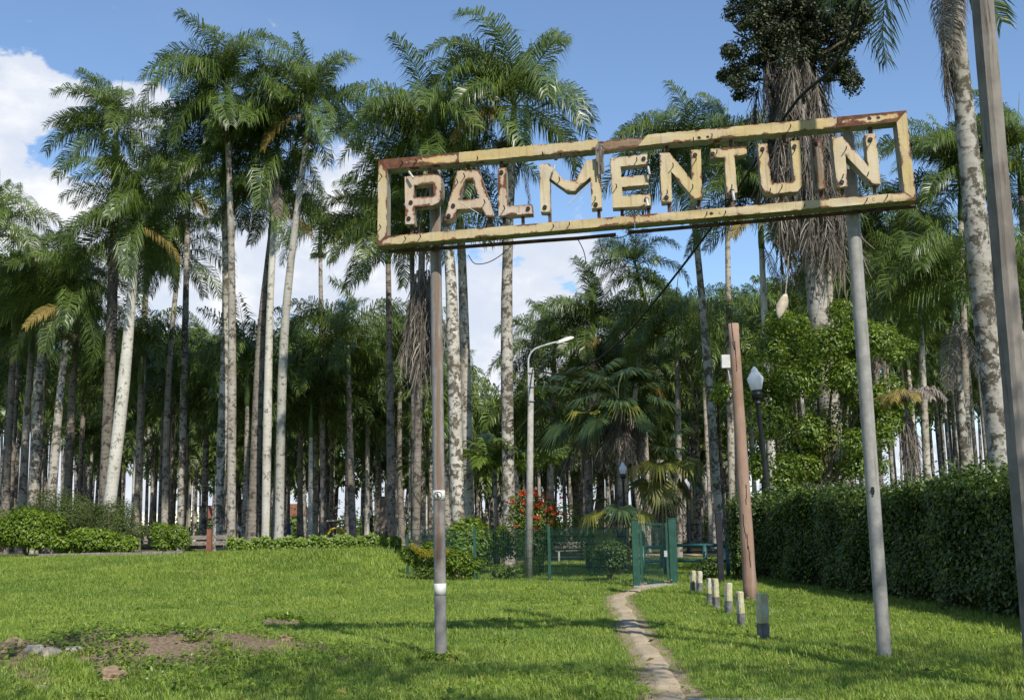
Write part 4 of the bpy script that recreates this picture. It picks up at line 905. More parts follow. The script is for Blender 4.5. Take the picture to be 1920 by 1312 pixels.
PALMS = [
 ('palm at the left edge with its trunk out of view and fronds over the cloud', (-22, 950), (-8, 425), 49, 16, None, 'trunk', 18, 1.0, 0, 0),
 ('slim pale trunked palm, leftmost whole trunk above the left shrubs', (43, 930), (62, 600), 58, 14, None, 'trunk', 17, .95, 0, 0),
 ('palm with sturdy lit trunk second from left edge', (66, 930), (84, 560), 54, 17, None, 'trunk_mottled', 17, 1.0, 0, 0),
 ('palm leaning right with lichen trunk, left of the white trunk', (98, 930), (132, 560), 50, 16, (118, 700), 'trunk_mottled', 18, 1.0, 1, 0),
 ('dark trunked palm close right of the leaning lichen palm', (128, 940), (150, 520), 60, 14, None, 'trunk_dark', 17, 1.0, 0, 1),
 ('dark trunked palm behind the white trunk, its crown against the cloud', (197, 930), (218, 238), 50, 19, (212, 620), 'trunk_dark', 20, .95, 0, 0),
 ('palm with smooth white trunk leaning right, big crown at left', (206, 930), (259, 405), 49, 22, (231, 700), 'trunk_white', 20, 1.05, 1, 1),
 ('slim palm with brown trunk right of the white trunk', (257, 980), (287, 425), 60, 13, (272, 570), 'trunk', 17, 1.0, 0, 0),
 ('vine clad thin palm between the white trunk and the tall pair', (309, 980), (336, 470), 60, 12, (318, 700), 'trunk', 17, 1.0, 0, 0),
 ('thin straight palm with spreading crown below the tallest crown', (339, 980), (353, 345), 58, 13, None, 'trunk_mottled', 18, 1.0, 0, 0),
 ('small far palm with short pale trunk left of the tall pair', (383, 980), (386, 665), 78, 10, None, 'trunk', 16, 1.0, 0, 0),
 ('left trunk of the tall close pair, crown half hidden', (409, 980), (420, 285), 50, 18, (423, 600), 'trunk_mottled', 18, 1.0, 0, 0),
 ('tallest palm at left, straight trunk, crown near the top edge', (433, 985), (424, 165), 47.5, 15, (432, 500), 'trunk', 21, 1.05, 2, 0),
 ('dark palm curving right, left one of the three leaning trunks', (473, 985), (516, 372), 50, 19, (487, 650), 'trunk_dark', 16, .95, 0, 0),
 ('pale palm leaning right, middle one of the three leaning trunks', (499, 985), (522, 272), 49, 15, (507, 590), 'trunk_white', 19, 1.05, 0, 1),
 ('tall pale palm leaning right with crown high above the others', (523, 985), (583, 195), 48, 16, (534, 600), 'trunk_white', 20, 1.05, 1, 0),
 ('thin straight palm with small crown and fruit left of the sign', (606, 980), (600, 420), 60, 10, None, 'trunk', 13, .85, 2, 0),
 ('low dark crowned palm with wide fronds left of the sign pole', (661, 980), (652, 640), 58, 13, None, 'trunk_dark', 18, 1.15, 0, 0),
 ('dark straight palm with green crownshaft just left of the sign pole', (733, 985), (727, 425), 50, 14, None, 'trunk_dark', 18, 1.05, 0, 0),
 ('thin pale palm next to the dark straight one', (745, 1000), (741, 650), 72, 10, None, 'trunk_white', 15, .9, 0, 0),
 ('palm with thick mottled trunk right behind the left sign pole', (858, 940), (798, 258), 40, 24, (843, 480), 'trunk_mottled', 21, 1.0, 0, 1),
 ('palm with grey trunk right of the mottled one, crown behind the sign', (878, 940), (846, 320), 43, 20, (866, 480), 'trunk', 18, 1.0, 0, 1),
 ('central palm with pale lichen trunk, tall crown above letters L and M', (955, 1030), (964, 190), 39.5, 22, (950, 560), 'trunk_mottled', 23, 1.06, 2, 1),
 ('slim curved palm with small bright crown right of the sky gap', (1193, 720), (1191, 492), 54, 10, (1208, 570), 'trunk', 13, .72, 0, 0),
 ('yellow green palm with dead skirt above the lighting column', (1105, 900), (1114, 615), 56, 12, None, 'trunk', 19, 1.0, 0, 4),
 ('vine clad palm rising behind the letters N and T', (1346, 950), (1290, 292), 44, 15, (1318, 600), 'trunk_mottled', 19, 1.0, 0, 0),
 ('palm with narrow crown peeking over the sign right of letter T', (1372, 900), (1362, 285), 50, 12, None, 'trunk', 17, .95, 0, 0),
 ('palm with pale trunk left of the shaggy palm', (1440, 700), (1424, 380), 40, 15, None, 'trunk_white', 16, .85, 0, 1),
 ('thin pale palm right beside the shaggy palm', (1556, 700), (1551, 320), 44, 13, None, 'trunk', 15, .8, 0, 0),
 ('big near palm with thick pale spotted trunk beside the utility pole', (1878, 865), (1768, -190), 23, 43, (1838, 490), 'trunk_mottled', 18, 1.0, 0, 2),
 ('palm whose crown shows just left of the big near trunk', (1815, 900), (1800, 335), 44, 14, None, 'trunk', 19, 1.0, 0, 0),
 ('palm at the right edge, its crown beyond the utility pole', (1935, 900), (1912, 290), 44, 16, None, 'trunk', 19, 1.0, 0, 0),
 ('palm with pale trunk and hanging dry fronds left of the big near trunk', (1806, 890), (1786, 520), 40, 15, (1796, 700), 'trunk_mottled', 17, 1.0, 0, 4),
 ('palm behind the right sign pole with dark dense crown', (1650, 900), (1640, 500), 46, 13, None, 'trunk_dark', 19, 1.05, 0, 1),
 ('palm with broad crown under the right end of the sign', (1740, 900), (1722, 470), 50, 13, None, 'trunk', 19, 1.05, 0, 0),
 ('palm with drooping crown below letters N and T', (1272, 960), (1268, 605), 52, 12, None, 'trunk', 19, 1.0, 0, 1),
 ('palm crown just left of the sloping cable, under letter E', (1200, 960), (1160, 690), 60, 11, None, 'trunk', 18, 1.0, 0, 0),
 ('palm crown left of the lighting column head behind the central trunk', (1030, 960), (1040, 655), 62, 12, None, 'trunk', 18, 1.0, 0, 0),
]
for i, (lab, p1, p2, Y, w, mid, mat, nf, fl, fr_, de) in enumerate(PALMS):
    palm(lab, p1, p2, Y, w, mid, mat, nf + 4, fl * (1.0 if p2[0] < 760 else 1.03), fr_, de, seed=i + 1, young=1 if i % 3 == 0 or i in (22, 23, 24) else 0)
# the crowded grove behind
prof_x = [-80, 0, 100, 180, 300, 420, 560, 640, 760, 850, 930, 1000, 1080, 1150, 1250, 1400, 1600, 1750, 1900, 2000]
prof_y = [520, 545, 560, 640, 650, 680, 690, 690, 660, 720, 780, 750, 690, 675, 640, 590, 540, 540, 500, 480]
def far_palm(x, y, Y, i):
    rg = random.Random(i * 7 + 3); B = at(x, y, Y); gz = h1(B.x, Y); hz = B.z - gz
    root = empty('grove_palm', (B.x, Y, gz)); ti = rg.randrange(6); mesh, off = TRUNKS[ti]; sr = rg.uniform(.62, 1.05); rz = rg.uniform(0, 6.28)
    t = link('trunk', mesh, root, (0, 0, 0)); sz = (hz - 1.5) / 15.0; t.scale = (sr, sr, sz); t.rotation_euler = (0, 0, rz)
    ox = (off[0] * math.cos(rz) - off[1] * math.sin(rz)) * sr; oy = (off[0] * math.sin(rz) + off[1] * math.cos(rz)) * sr
    s = link('crownshaft', SHAFT, root, (ox, oy, hz)); s.scale = (sr, sr, 1)
    c = link('crown', CROWNS[rg.randrange(6)], root, (ox, oy, hz)); cs = rg.uniform(.85, 1.15); c.scale = (cs, cs, cs * rg.uniform(.9, 1.15)); c.rotation_euler = (rg.uniform(-.1, .1), rg.uniform(-.1, .1), rg.uniform(0, 6.28))
    tag(root, 'slender palm crowded in the grove', 'palm tree', 'slender palms of the crowded grove'); return root, ['grey', 'dark', 'mottled', 'mottled', 'grey', 'pale'][ti]
rg = random.Random(99); idx = 0; taken = []; FARP = []
for tier, (n, y0, y1, Ya, Yb) in enumerate([(80, 0, 80, 56, 80), (100, 50, 190, 62, 110), (100, 80, 240, 90, 160)]):
    k = 0
    for tries in range(9000):
        if k >= n: break
        x = rg.uniform(-120, 2040); Y = rg.uniform(Ya, Yb); y = float(np.interp(x, prof_x, prof_y)) + rg.uniform(y0, y1)
        if y > 870: continue
        p = at(x, y, Y)
        if any((p.x - q[0]) ** 2 + (Y - q[1]) ** 2 < 2.3 ** 2 for q in taken): continue
        if p.z > 22 or p.z < 6: continue
        if 54.3 < Y < 58.5 and -9 < p.x < 18: continue
        taken.append((p.x, Y)); FARP.append((x, y, Y, far_palm(x, y, Y, idx))); idx += 1; k += 1
SECT = [(205, 'left of the white leaning trunk'), (420, 'between white leaning trunk and tall pair'), (600, 'between tall pair and thin fruiting palm'), (820, 'between thin fruiting palm and left sign pole'), (950, 'between left sign pole and central palm'), (1080, 'between central palm and left fan palm'),
        (1230, 'behind the fan palms and gate'), (1400, 'between gate and wooden pole'), (1620, 'behind the leafy tree'), (1840, 'between right sign pole and big near palm'), (9999, 'right of the big near palm')]
ORD = ['first', 'second', 'third', 'fourth', 'fifth', 'sixth', 'seventh', 'eighth', 'ninth', 'tenth', 'eleventh', 'twelfth', 'thirteenth', 'fourteenth', 'fifteenth', 'sixteenth', 'seventeenth', 'eighteenth', 'nineteenth', 'twentieth']
cnt = {}
for (x, y, Y, (o, tone)) in sorted(FARP, key=lambda q: q[0]):
    sec = next(n for lim, n in SECT if x < lim); dep = 'near' if Y < 72 else 'mid' if Y < 100 else 'far'; k = cnt.get((sec, dep, tone), 0); cnt[(sec, dep, tone)] = k + 1
    o['label'] = '%s trunked %s grove palm, %s from left %s' % (tone, dep, ORD[min(k, 19)], sec)
# low scrub far behind the trunks
def far_scrub():
    rg = np.random.default_rng(61); P = []; D_ = []
    for k in range(260):
        x = rg.uniform(-95, 100); Y = rg.uniform(150, 215); r = rg.uniform(1.2, 3.9); p, d = ellipsoid_points(170, (x, Y, r * .6), (r * 1.5, r, r * rg.uniform(.8, 1.3)), rg, .6); P.append(p); D_.append(d)
    P = np.concatenate(P); D_ = np.concatenate(D_); m = P[:, 2] > 0; o = link('scrub', leaf_mesh('scrub', P[m], D_[m] + np.array([0, 0, .3]), np.full(m.sum(), .55), MAT['tree'], .7, .3, rg)); tag(o, 'dark scrub closing the view far behind the trunks', None, None, 'stuff')
far_scrub()
def distant_mass():
    rg = np.random.default_rng(91); mt = MB(); VV = []; FF = []; AA = []; b = 0
    lib = [frond_geo(4.0 * CLASS[c][2], CLASS[c][0], CLASS[c][1], 9, 5000 + c * 7 + k, 1.2, 1.5, .5, .34, 1) for c in range(5) for k in range(3)]
    for k in range(380):
        Y = rg.uniform(95, 190); x = rg.uniform(-150, 2070); p = at(x, float(np.interp(x, prof_x, prof_y)) + rg.uniform(110, 250), Y); hz = min(max(p.z, 7), 20); r = rg.uniform(.15, .26); l = rg.normal(0, .5)
        mt.tube([(p.x - l, Y, 0), (p.x - l * .4, Y, hz * .5), (p.x, Y, hz)], [r * 1.2, r, r * .7], 6, 0, False)
        for i in range(12):
            c = int(i / 12 * 4.6); V, F, A = lib[c * 3 + (i + k) % 3]; az = i * 2.4 + k; cs, sn = math.cos(az), math.sin(az)
            W = V.copy(); W[:, 0] = V[:, 0] * cs - V[:, 1] * sn + p.x; W[:, 1] = V[:, 0] * sn + V[:, 1] * cs + Y; W[:, 2] += hz; VV.append(W); FF.append(F + b); AA.append(A); b += len(V)
    root = mt.build('distant_grove', MAT['trunk_mottled'], None, True); tag(root, 'distant mass of palm trunks and crowns beyond the grove', None, None, 'stuff')
    link('crown', np_mesh('crown', np.concatenate(VV), np.concatenate(FF), MAT['frond_far'], np.concatenate(AA)), root)
distant_mass()
# undergrowth between the trunks
def undergrowth():
    rg = np.random.default_rng(62); P = []; D_ = []
    for k in range(330):
        x = rg.uniform(-80, 82); Y = rg.uniform(76, 160); r = rg.uniform(.5, 1.3) + 1.1 * (Y > 125) * rg.random(); p, d = ellipsoid_points(100, (x, Y, r * .5), (r * 1.6, r, r * rg.uniform(.7, 1.5)), rg, .5); P.append(p); D_.append(d)
    P = np.concatenate(P); D_ = np.concatenate(D_); m = P[:, 2] > 0; o = link('undergrowth', leaf_mesh('undergrowth', P[m], D_[m] + np.array([0, 0, .3]), np.full(m.sum(), .30), MAT['fern'], .5, .3, rg)); tag(o, 'patchy green undergrowth on the shaded grove floor', None, None, 'stuff')
undergrowth()

# ------------------------------------------------------------------ shaggy palm with the fig on it
def hang_strands(seed, n, ln, spread, mat, name='dead_frond', wd=0.018):
    rg = np.random.default_rng(seed); V = []; F = []; A = []
    # stalk
    def strip_(P, w, rv):
        b = len(V); K = len(P); sd = unit(np.array([rg.normal(), rg.normal(), 0.05]))
        for i, p in enumerate(P):
            ww = w * (1 - 0.7 * i / (K - 1)); V.append(p - sd * ww); V.append(p + sd * ww); A.extend([rv, rv])
        for i in range(K - 1): F.extend([(b + 2 * i, b + 2 * i + 2, b + 2 * i + 3), (b + 2 * i, b + 2 * i + 3, b + 2 * i + 1)])
    strip_([np.array([0, 0, 0.0]), np.array([.12, 0, -.25 * ln]), np.array([.2, 0, -.55 * ln])], 0.045, .9)
    for i in range(n):
        s = rg.uniform(.08, .62); p = np.array([.2 * s / .5, 0, -s * ln]); a = rg.uniform(-2.6, 2.6); l = ln * rg.uniform(.16, .6)
        q = np.array([math.cos(a) * spread, math.sin(a) * spread, 0]) * rg.uniform(.2, 1)
        strip_([p, p + q * .6 + np.array([0, 0, -l * .3]), p + q + np.array([0, 0, -l * .7]), p + q * rg.uniform(.5, 1.6) + np.array([rg.uniform(-.16, .16), rg.uniform(-.16, .16), -l])], wd * rg.uniform(.6, 1.3), rg.random())
    return np_mesh(name, np.array(V), np.array(F), mat, np.array(A))
SKIRT = [hang_strands(300 + k, 60, 2.4, 0.38, MAT['dead']) for k in range(4)]
def shaggy(label, name, p1, p2, Y, wpx, ytop, ybot, nlev, per, rad_s, sc, mat):
    rg = random.Random(int(p2[0])); A = at(*p1, Y); B = at(*p2, Y); gz = h1(A.x, Y); base = A + (A - B) / (A.z - B.z) * (gz - A.z); root = empty(name, base); r = wpx / FPX * Y / 2
    mb = MB(); top_ = B - base; n = 20; mb.tube([tuple(top_ * (q / n)) for q in range(n + 1)], [r * (1.2 if q == 0 else 1.05 - .2 * q / n + .02 * math.sin(q * 1.7)) for q in range(n + 1)], 16); mb.build('trunk', MAT[mat], root, True)
    zt = at(p2[0], ytop, Y).z - gz; zb = at(p2[0], ybot, Y).z - gz
    for l in range(nlev):
        z = zt + (zb - zt) * l / max(1, nlev - 1); c = top_ * (z / top_.z)
        for k in range(per):
            a = 2 * math.pi * (k + rg.random()) / per; rr = rad_s * rg.uniform(.35, 1.0)
            o = link('dead_frond', SKIRT[rg.randrange(4)], root, Vector((c.x + math.cos(a) * rr, c.y + math.sin(a) * rr, z + rg.uniform(-.3, .3)))); s = sc * rg.uniform(.75, 1.2); o.scale = (s, s, s * rg.uniform(.85, 1.15)); o.rotation_euler = (rg.uniform(-.22, .22), rg.uniform(-.12, .22), a)
    return root, base, top_, gz
Ys = 38.0
root, base, top_, gz = shaggy('', 'shaggy_palm', (1537, 600), (1478, 40), Ys, 42, 95, 375, 8, 15, 1.25, 1.2, 'trunk')
tag(root, 'thick palm with a long grey skirt of dead fronds behind letters U and I', 'palm tree')
fig = empty('strangler_fig', base + top_ * (at(1480, 190, Ys).z - gz) / top_.z); fb = fig.location
limbs = [(1440, 60), (1375, 60), (1400, 150), (1560, 70), (1585, 150), (1480, -60), (1610, 60), (1540, -80), (1430, -40), (1640, 20)]
rg = random.Random(5); clump = []
for i, (x, y) in enumerate(limbs):
    e = at(x, y, Ys + rg.uniform(-1.2, 1.2)) - fb; mb = MB(); m1 = Vector((e.x * .3, e.y * .3, e.z * .55 + .3)); mb.tube([(0, 0, -1.2), (0, 0, 0), tuple(m1), tuple(e)], [.13, .12, .08, .03], 7); mb.build('limb', MAT['bark'], fig, True)
CL = [(1485, 15, 70, 50), (1495, 70, 60, 45), (1500, 120, 45, 35), (1450, 70, 45, 40), (1560, 10, 60, 40), (1400, 45, 30, 30), (1372, 90, 18, 26), (1368, 135, 14, 20), (1430, 20, 45, 40), (1480, 30, 60, 50), (1540, 40, 55, 55), (1470, 85, 55, 40), (1530, 95, 40, 30), (1590, 20, 45, 30), (1570, 130, 30, 26), (1590, 150, 17, 22), (1600, 70, 26, 20), (1385, 170, 14, 20), (1400, 130, 24, 24), (1620, 28, 22, 12), (1430, 110, 30, 26), (1500, -20, 110, 45), (1578, 100, 25, 25), (1440, -40, 60, 40), (1570, -60, 70, 40)]
pp = []; nn_ = []
for (x, y, a, b_) in CL:
    for s in range(int(6 + a * b_ / 110)):
        c = at(x + rg.gauss(0, .48) * a, y + rg.gauss(0, .48) * b_, Ys + rg.gauss(0, .8)) - fb; q = rg.uniform(.16, .42)
        P, D_ = ellipsoid_points(int(rg.uniform(60, 190)), c, (q * rg.uniform(.8, 1.5), q, q * rg.uniform(.6, 1.2)), None, .25); pp.append(P); nn_.append(D_ + np.array([0, 0, .3]))
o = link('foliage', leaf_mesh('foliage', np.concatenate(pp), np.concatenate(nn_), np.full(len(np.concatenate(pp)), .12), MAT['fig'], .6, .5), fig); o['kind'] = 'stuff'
tag(fig, 'dark leafy fig growing on top of the shaggy palm at top right', 'tree')
r2, b2, t2, gz2 = shaggy('', 'shaggy_palm', (781, 940), (792, 430), 42, 15, 505, 575, 3, 11, 0.4, 1.15, 'trunk_dark')
tag(r2, 'palm with brown hanging skirt of dead fronds just behind left sign pole', 'palm tree')
c_ = t2
for i in range(9):
    o = link('frond', FROND[1 + i % 3][i % 3], r2, c_); o.rotation_euler = (0, 0, i * .72); o.scale = (.8, .8, .8)
# dead sheath hanging on the big near palm's left side
o = [x for x in bpy.data.objects if x.get('label', '').startswith('big near palm')][0]
for k in range(8):
    q = at(1768 + k * 1.2, -30 + k * 16, 23) - o.location; d = link('dead_frond', SKIRT[k % 4], o, q + Vector((-.02, -.05 + .03 * k, 0))); d.scale = (.5, .5, .72); d.rotation_euler = (0, .1, math.pi + .5 * (k % 3 - 1))

# ------------------------------------------------------------------ fan palms, juvenile palms
def fan_leaf(seed, mat, nseg=30, Rl=0.95, pet=1.1, a0=40, dr=1.0):
    rg = np.random.default_rng(seed); V = []; F = []; A = []
    K = 6; ang = np.radians(np.linspace(a0, a0 - 35, K)); C = np.concatenate([[[0, 0, 0]], np.cumsum(np.stack([np.cos(ang), 0 * ang, np.sin(ang)], 1) * pet / K, 0)])
    for i, p in enumerate(C):
        for sy in (-1, 1): V.append(p + np.array([0, sy * .018, 0])); A.append(.9)
    for i in range(len(C) - 1): F += [(2 * i, 2 * i + 2, 2 * i + 3), (2 * i, 2 * i + 3, 2 * i + 1)]
    hub = C[-1]; t = np.radians(a0 - 45); fx = np.array([math.cos(t), 0, math.sin(t)]); nrm = np.array([-math.sin(t), 0, math.cos(t)]); sy = np.array([0, 1.0, 0])
    for i in range(nseg):
        th = (i / (nseg - 1) - .5) * math.radians(250); d = fx * math.cos(th) + sy * math.sin(th) + nrm * .18; d /= np.linalg.norm(d); l = Rl * (1 - .25 * abs(th) / 2.2) * rg.uniform(.88, 1.08)
        w = np.cross(nrm, d); w = w / np.linalg.norm(w) * .05 * Rl; m = hub + d * l * .52 ; tip = m + (d + np.array([0, 0, -dr * rg.uniform(.5, 1.3)])) * l * .42; b = len(V); rv = rg.random()
        V += [hub, m - w + nrm * .012, m + w + nrm * .012, m, tip]; A += [rv] * 5; F += [(b, b + 3, b + 1), (b, b + 2, b + 3), (b + 1, b + 3, b + 4), (b + 3, b + 2, b + 4)]
    return np_mesh('frond', np.array(V), np.array(F), MAT[mat], np.array(A))
FAN = [fan_leaf(400 + k, 'fan', 30, 1.0, 1.2, [70, 45, 20, -5][k], .8) for k in range(4)]
FANY = [fan_leaf(410 + k, 'fan_yellow', 28, .95, 1.0, [30, -15][k], 1.5) for k in range(2)]
def fan_palm(label, x, y, Y, h_px_hub, n, sc, skirt=0, yellow=0, seed=0, tr=.14):
    rg = random.Random(seed); B = at(x, h_px_hub, Y); gz = h1(B.x, Y); root = empty('fan_palm', (B.x, Y, gz)); hz = B.z - gz
    mb = MB(); mb.tube([(0, 0, -.1), (.04, 0, hz * .5), (0, 0, hz)], [tr * 1.2, tr, tr], 10); mb.build('trunk', MAT['trunk_dark'], root, True)
    for i in range(n):
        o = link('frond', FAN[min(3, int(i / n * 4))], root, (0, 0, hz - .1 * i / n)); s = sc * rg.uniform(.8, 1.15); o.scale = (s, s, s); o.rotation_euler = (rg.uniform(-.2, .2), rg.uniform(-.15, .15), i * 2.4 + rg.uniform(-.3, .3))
    for i in range(yellow):
        o = link('frond', FANY[i % 2], root, (0, 0, hz - .25)); s = sc * rg.uniform(.85, 1.05); o.scale = (s, s, s); o.rotation_euler = (0, .15, -1.57 + rg.uniform(-1.4, 1.4)); o['label'] = 'yellowing fan leaf'
    for i in range(skirt):
        a = rg.uniform(0, 6.28); o = link('dead_frond', SKIRT[i % 4], root, (math.cos(a) * tr * 1.5, math.sin(a) * tr * 1.5, hz - rg.uniform(.1, .9))); s = sc * rg.uniform(.5, .8); o.scale = (s * 1.2, s * 1.2, s); o.rotation_euler = (0, rg.uniform(-.3, 0), a)
    tag(root, label, 'palm tree')
fan_palm('big dark fan palm with grey dead skirt behind the gate', 1160, 0, 37, 752, 22, .98, 20, 2, 1, .18)
fan_palm('left fan palm with stiff leaves beside the lighting column', 1098, 0, 39, 768, 15, 1.15, 5, 1, 2)
fan_palm('fan palm with drooping straw coloured leaves right of the park lamp', 1238, 0, 38, 862, 6, 1.0, 8, 9, 3)
fan_palm('low fan palm with hanging yellow leaf beside the gate', 1160, 0, 34, 952, 3, .8, 3, 7, 4, .1)
fan_palm('small fan palm seen between the letters P and A', 772, 0, 46, 428, 12, .95, 0, 4, 5, .1)
V, F, A = frond_geo(2.2, 62, -25, 34, 500, .6, .7, .2, .06, 2); JV = np_mesh('frond', V, F, MAT['frond'], A); V, F, A = frond_geo(2.0, 40, -40, 32, 501, .6, .8, .2, .06, 2); JV2 = np_mesh('frond', V, F, MAT['frond_young'], A)
def juvenile(label, x, yh, Y, n, sc, seed):
    rg = random.Random(seed); B = at(x, yh, Y); gz = h1(B.x, Y); root = empty('young_palm', (B.x, Y, gz)); mb = MB(); mb.tube([(0, 0, -.1), (0, 0, B.z - gz)], [.09, .06], 8); mb.build('trunk', MAT['trunk'], root, True)
    for i in range(n):
        o = link('frond', (JV, JV2)[i % 2], root, (0, 0, B.z - gz)); s = sc * rg.uniform(.75, 1.15); o.scale = (s, s, s); o.rotation_euler = (0, rg.uniform(-.2, .2), i * 2.4)
    tag(root, label, 'palm tree')
juvenile('young palm with arching light fronds behind the central trunk', 928, 880, 40.6, 12, 1.15, 1)
juvenile('young palm behind the red flowering bush', 1010, 880, 45, 9, .9, 2)
juvenile('young palm with dry lower fronds between the far trunks near the sign pole', 778, 880, 48, 7, .6, 3)
r2, b2, t2, gz2 = shaggy('', 'dying_palm', (1705, 900), (1700, 765), 29.5, 10, 768, 770, 1, 3, .10, .7, 'trunk_dark')
V, F, A = frond_geo(1.9, 60, -70, 40, 510, .55, 1.8, .15, .035, 2); ST = np_mesh('frond', V, F, MAT['straw'], A); V, F, A = frond_geo(1.5, 75, -75, 40, 511, .6, 2.2, .15, .035, 2); SD = np_mesh('dead_frond', V, F, MAT['dead'], A)
for i, (m_, az, s) in enumerate([(ST, 1.9, .6), (ST, 2.4, .7), (SD, 0.0, 1.0), (SD, .12, .95), (ST, 3.6, .6), (SD, 5.0, .8), (ST, 4.6, .7), (SD, 5.6, .9), (SD, 4.4, .8), (ST, 4.1, .8)]):
    o = link('frond' if m_ is ST else 'dead_frond', m_, r2, t2); o.rotation_euler = (0, 0, az); o.scale = (s, s, s)
tag(r2, 'small dying palm with yellow and brown drooping fronds above the hedge', 'palm tree')

# ------------------------------------------------------------------ broadleaf tree, hedge, shrubs
def bush(name, label, cat, c, rad, n, size, mat, seed, lumps=7, stems=4, flowers=0, base_z=None, aspect=.5, group=None):
    rg = np.random.default_rng(seed); gz = h1(c[0], c[1]) if base_z is None else base_z; root = empty(name, (c[0], c[1], gz)); P = []; D_ = []
    for k in range(lumps):
        a = rg.uniform(0, 6.28); q = rg.uniform(0, .76); cc = np.array([math.cos(a) * q * rad[0], math.sin(a) * q * rad[1], rad[2] * rg.uniform(.55, 1.35)]); rr = np.array(rad) * rg.uniform(.26, .56)
        cc[2] = min(cc[2], 2 * rad[2] - rr[2]); cc[2] = max(cc[2], rr[2] * .7)
        p, d = ellipsoid_points(n // lumps, cc, rr, rg, .5); P.append(p); D_.append(d)
    P = np.concatenate(P); D_ = np.concatenate(D_); k = P[:, 2] > -.02; P = P[k]; D_ = D_[k] + np.array([0, 0, .45])
    o = link('foliage', leaf_mesh('foliage', P, D_, np.full(len(P), size), MAT[mat], aspect, .5, rg), root); o['kind'] = 'stuff'
    for s in range(stems):
        a = rg.uniform(0, 6.28); mb = MB(); mb.tube([(0, 0, -.05), (math.cos(a) * rad[0] * .2, math.sin(a) * rad[1] * .2, rad[2] * .7), (math.cos(a) * rad[0] * .5, math.sin(a) * rad[1] * .5, rad[2] * 1.4)], [.03 * max(1, rad[2]), .02 * max(1, rad[2]), .008], 6); mb.build('stem', MAT['bark'], root, True)
    if flowers:
        sel = np.argsort(-(P[:, 2] * .75 - P[:, 1] * .9 + rg.normal(0, .35, len(P))))[:flowers * 8]; sel = rg.choice(sel, flowers, False)
        for i in sel:
            q, d = ellipsoid_points(16, P[i] + D_[i] * .05, (.10, .10, .06), rg, .3); f = link('flower', leaf_mesh('flower', q, d + np.array([0, 0, .6]), np.full(16, .07), MAT['flower'], .8, .1, rg), root)
    return tag(root, label, cat, group)
tr = at(1545, 940, 25.5)
# lower tree: dense crown from clumps given where the photograph shows them
def broad_tree():
    Y = 34.0; b0 = at(1540, 950, Y); gz = h1(b0.x, Y); root = empty('broadleaf_tree', (b0.x, Y, gz)); B0 = Vector((b0.x, Y, gz)); rg = np.random.default_rng(77); P = []; D_ = []
    CLs = [(1440, 640, 45, 38), (1470, 600, 45, 30), (1530, 640, 60, 50), (1600, 640, 60, 45), (1575, 585, 30, 26), (1660, 640, 50, 40), (1690, 660, 28, 22), (1430, 700, 40, 45), (1500, 710, 60, 50), (1580, 720, 60, 55), (1650, 740, 45, 45), (1450, 780, 45, 50), (1530, 800, 60, 50), (1610, 810, 55, 50), (1420, 850, 28, 45), (1480, 860, 45, 45), (1540, 870, 60, 50), (1620, 880, 50, 40), (1665, 800, 30, 40), (1395, 740, 24, 28), (1350, 735, 26, 20), (1480, 910, 40, 26), (1460, 560, 1, 1), (1690, 760, 22, 26)]
    for (x, y, a, c) in CLs:
        for s in range(4):
            q = rg.uniform(.5, .8); cc = at(x + rg.uniform(-.5, .5) * a, y + rg.uniform(-.5, .5) * c, Y + rg.uniform(-1.0, 1.0)) - B0; n = int(20 + a * c * .24)
            p, d = ellipsoid_points(n, cc, (a * q / FPX * Y, a * q / FPX * Y * .9, c * q / FPX * Y), rg, .45); P.append(p); D_.append(d)
    P = np.concatenate(P); D_ = np.concatenate(D_) + np.array([0, 0, .4]); m_ = P[:, 2] > .3; P = P[m_]; D_ = D_[m_]
    o = link('crown', leaf_mesh('crown', P, D_, np.full(len(P), .125), MAT['tree'], .48, .7, rg), root); o['kind'] = 'stuff'
    for (x, y) in [(1440, 640), (1475, 760), (1530, 640), (1600, 660), (1660, 650), (1620, 800), (1480, 880), (1575, 590)]:
        e = at(x, y, Y + rg.uniform(-.6, .6)) - B0; mb = MB(); mb.tube([(0, 0, -.1), (e.x * .1, 0, e.z * .3), (e.x * .5, e.y * .5, e.z * .65), tuple(e)], [.12, .08, .04, .015], 8); mb.build('trunk' if x == 1530 else 'limb', MAT['bark'], root, True)
    tag(root, 'bright green leafy tree behind the hedge, left of right sign pole', 'tree')
broad_tree()
def shade_tree():
    root = empty('shade_tree', (6.2, -4.2, h1(6.2, -4.2))); B0 = root.location; rg = np.random.default_rng(15); P = []; D_ = []
    for k in range(46):
        cx, cy = rg.uniform(-2.5, 10.0), rg.uniform(-1.6, 5.2); cz = rg.uniform(8.0, 11.0); r = rg.uniform(.55, 1.15)
        p, d = ellipsoid_points(150, (cx - B0.x, cy - B0.y, cz), (r * 1.3, r, r * .7), rg, .3); P.append(p); D_.append(d)
    P = np.concatenate(P); D_ = np.concatenate(D_) + np.array([0, 0, .5]); o = link('crown', leaf_mesh('crown', P, D_, np.full(len(P), .17), MAT['tree'], .5, .4, rg), root); o['kind'] = 'stuff'
    mb = MB(); mb.tube([(0, 0, -.2), (.1, 0, 2.5), (-.1, .2, 5.0), (-.3, .5, 7.5)], [.38, .30, .26, .2], 14); mb.build('trunk', MAT['bark'], root, True)
    for k in range(9):
        e = Vector((rg.uniform(-8.5, 3), rg.uniform(2, 8.5), rg.uniform(8.5, 10.5))); mb = MB(); mb.tube([(-.2, .35, 5.5 + k * .2), (e.x * .4, e.y * .4 + .2, 7.4 + k * .1), tuple(e)], [.15, .10, .03], 8); mb.build('limb', MAT['bark'], root, True)
    tag(root, 'spreading tree behind the viewpoint whose crown dapples the foreground lawn', 'tree')
shade_tree()
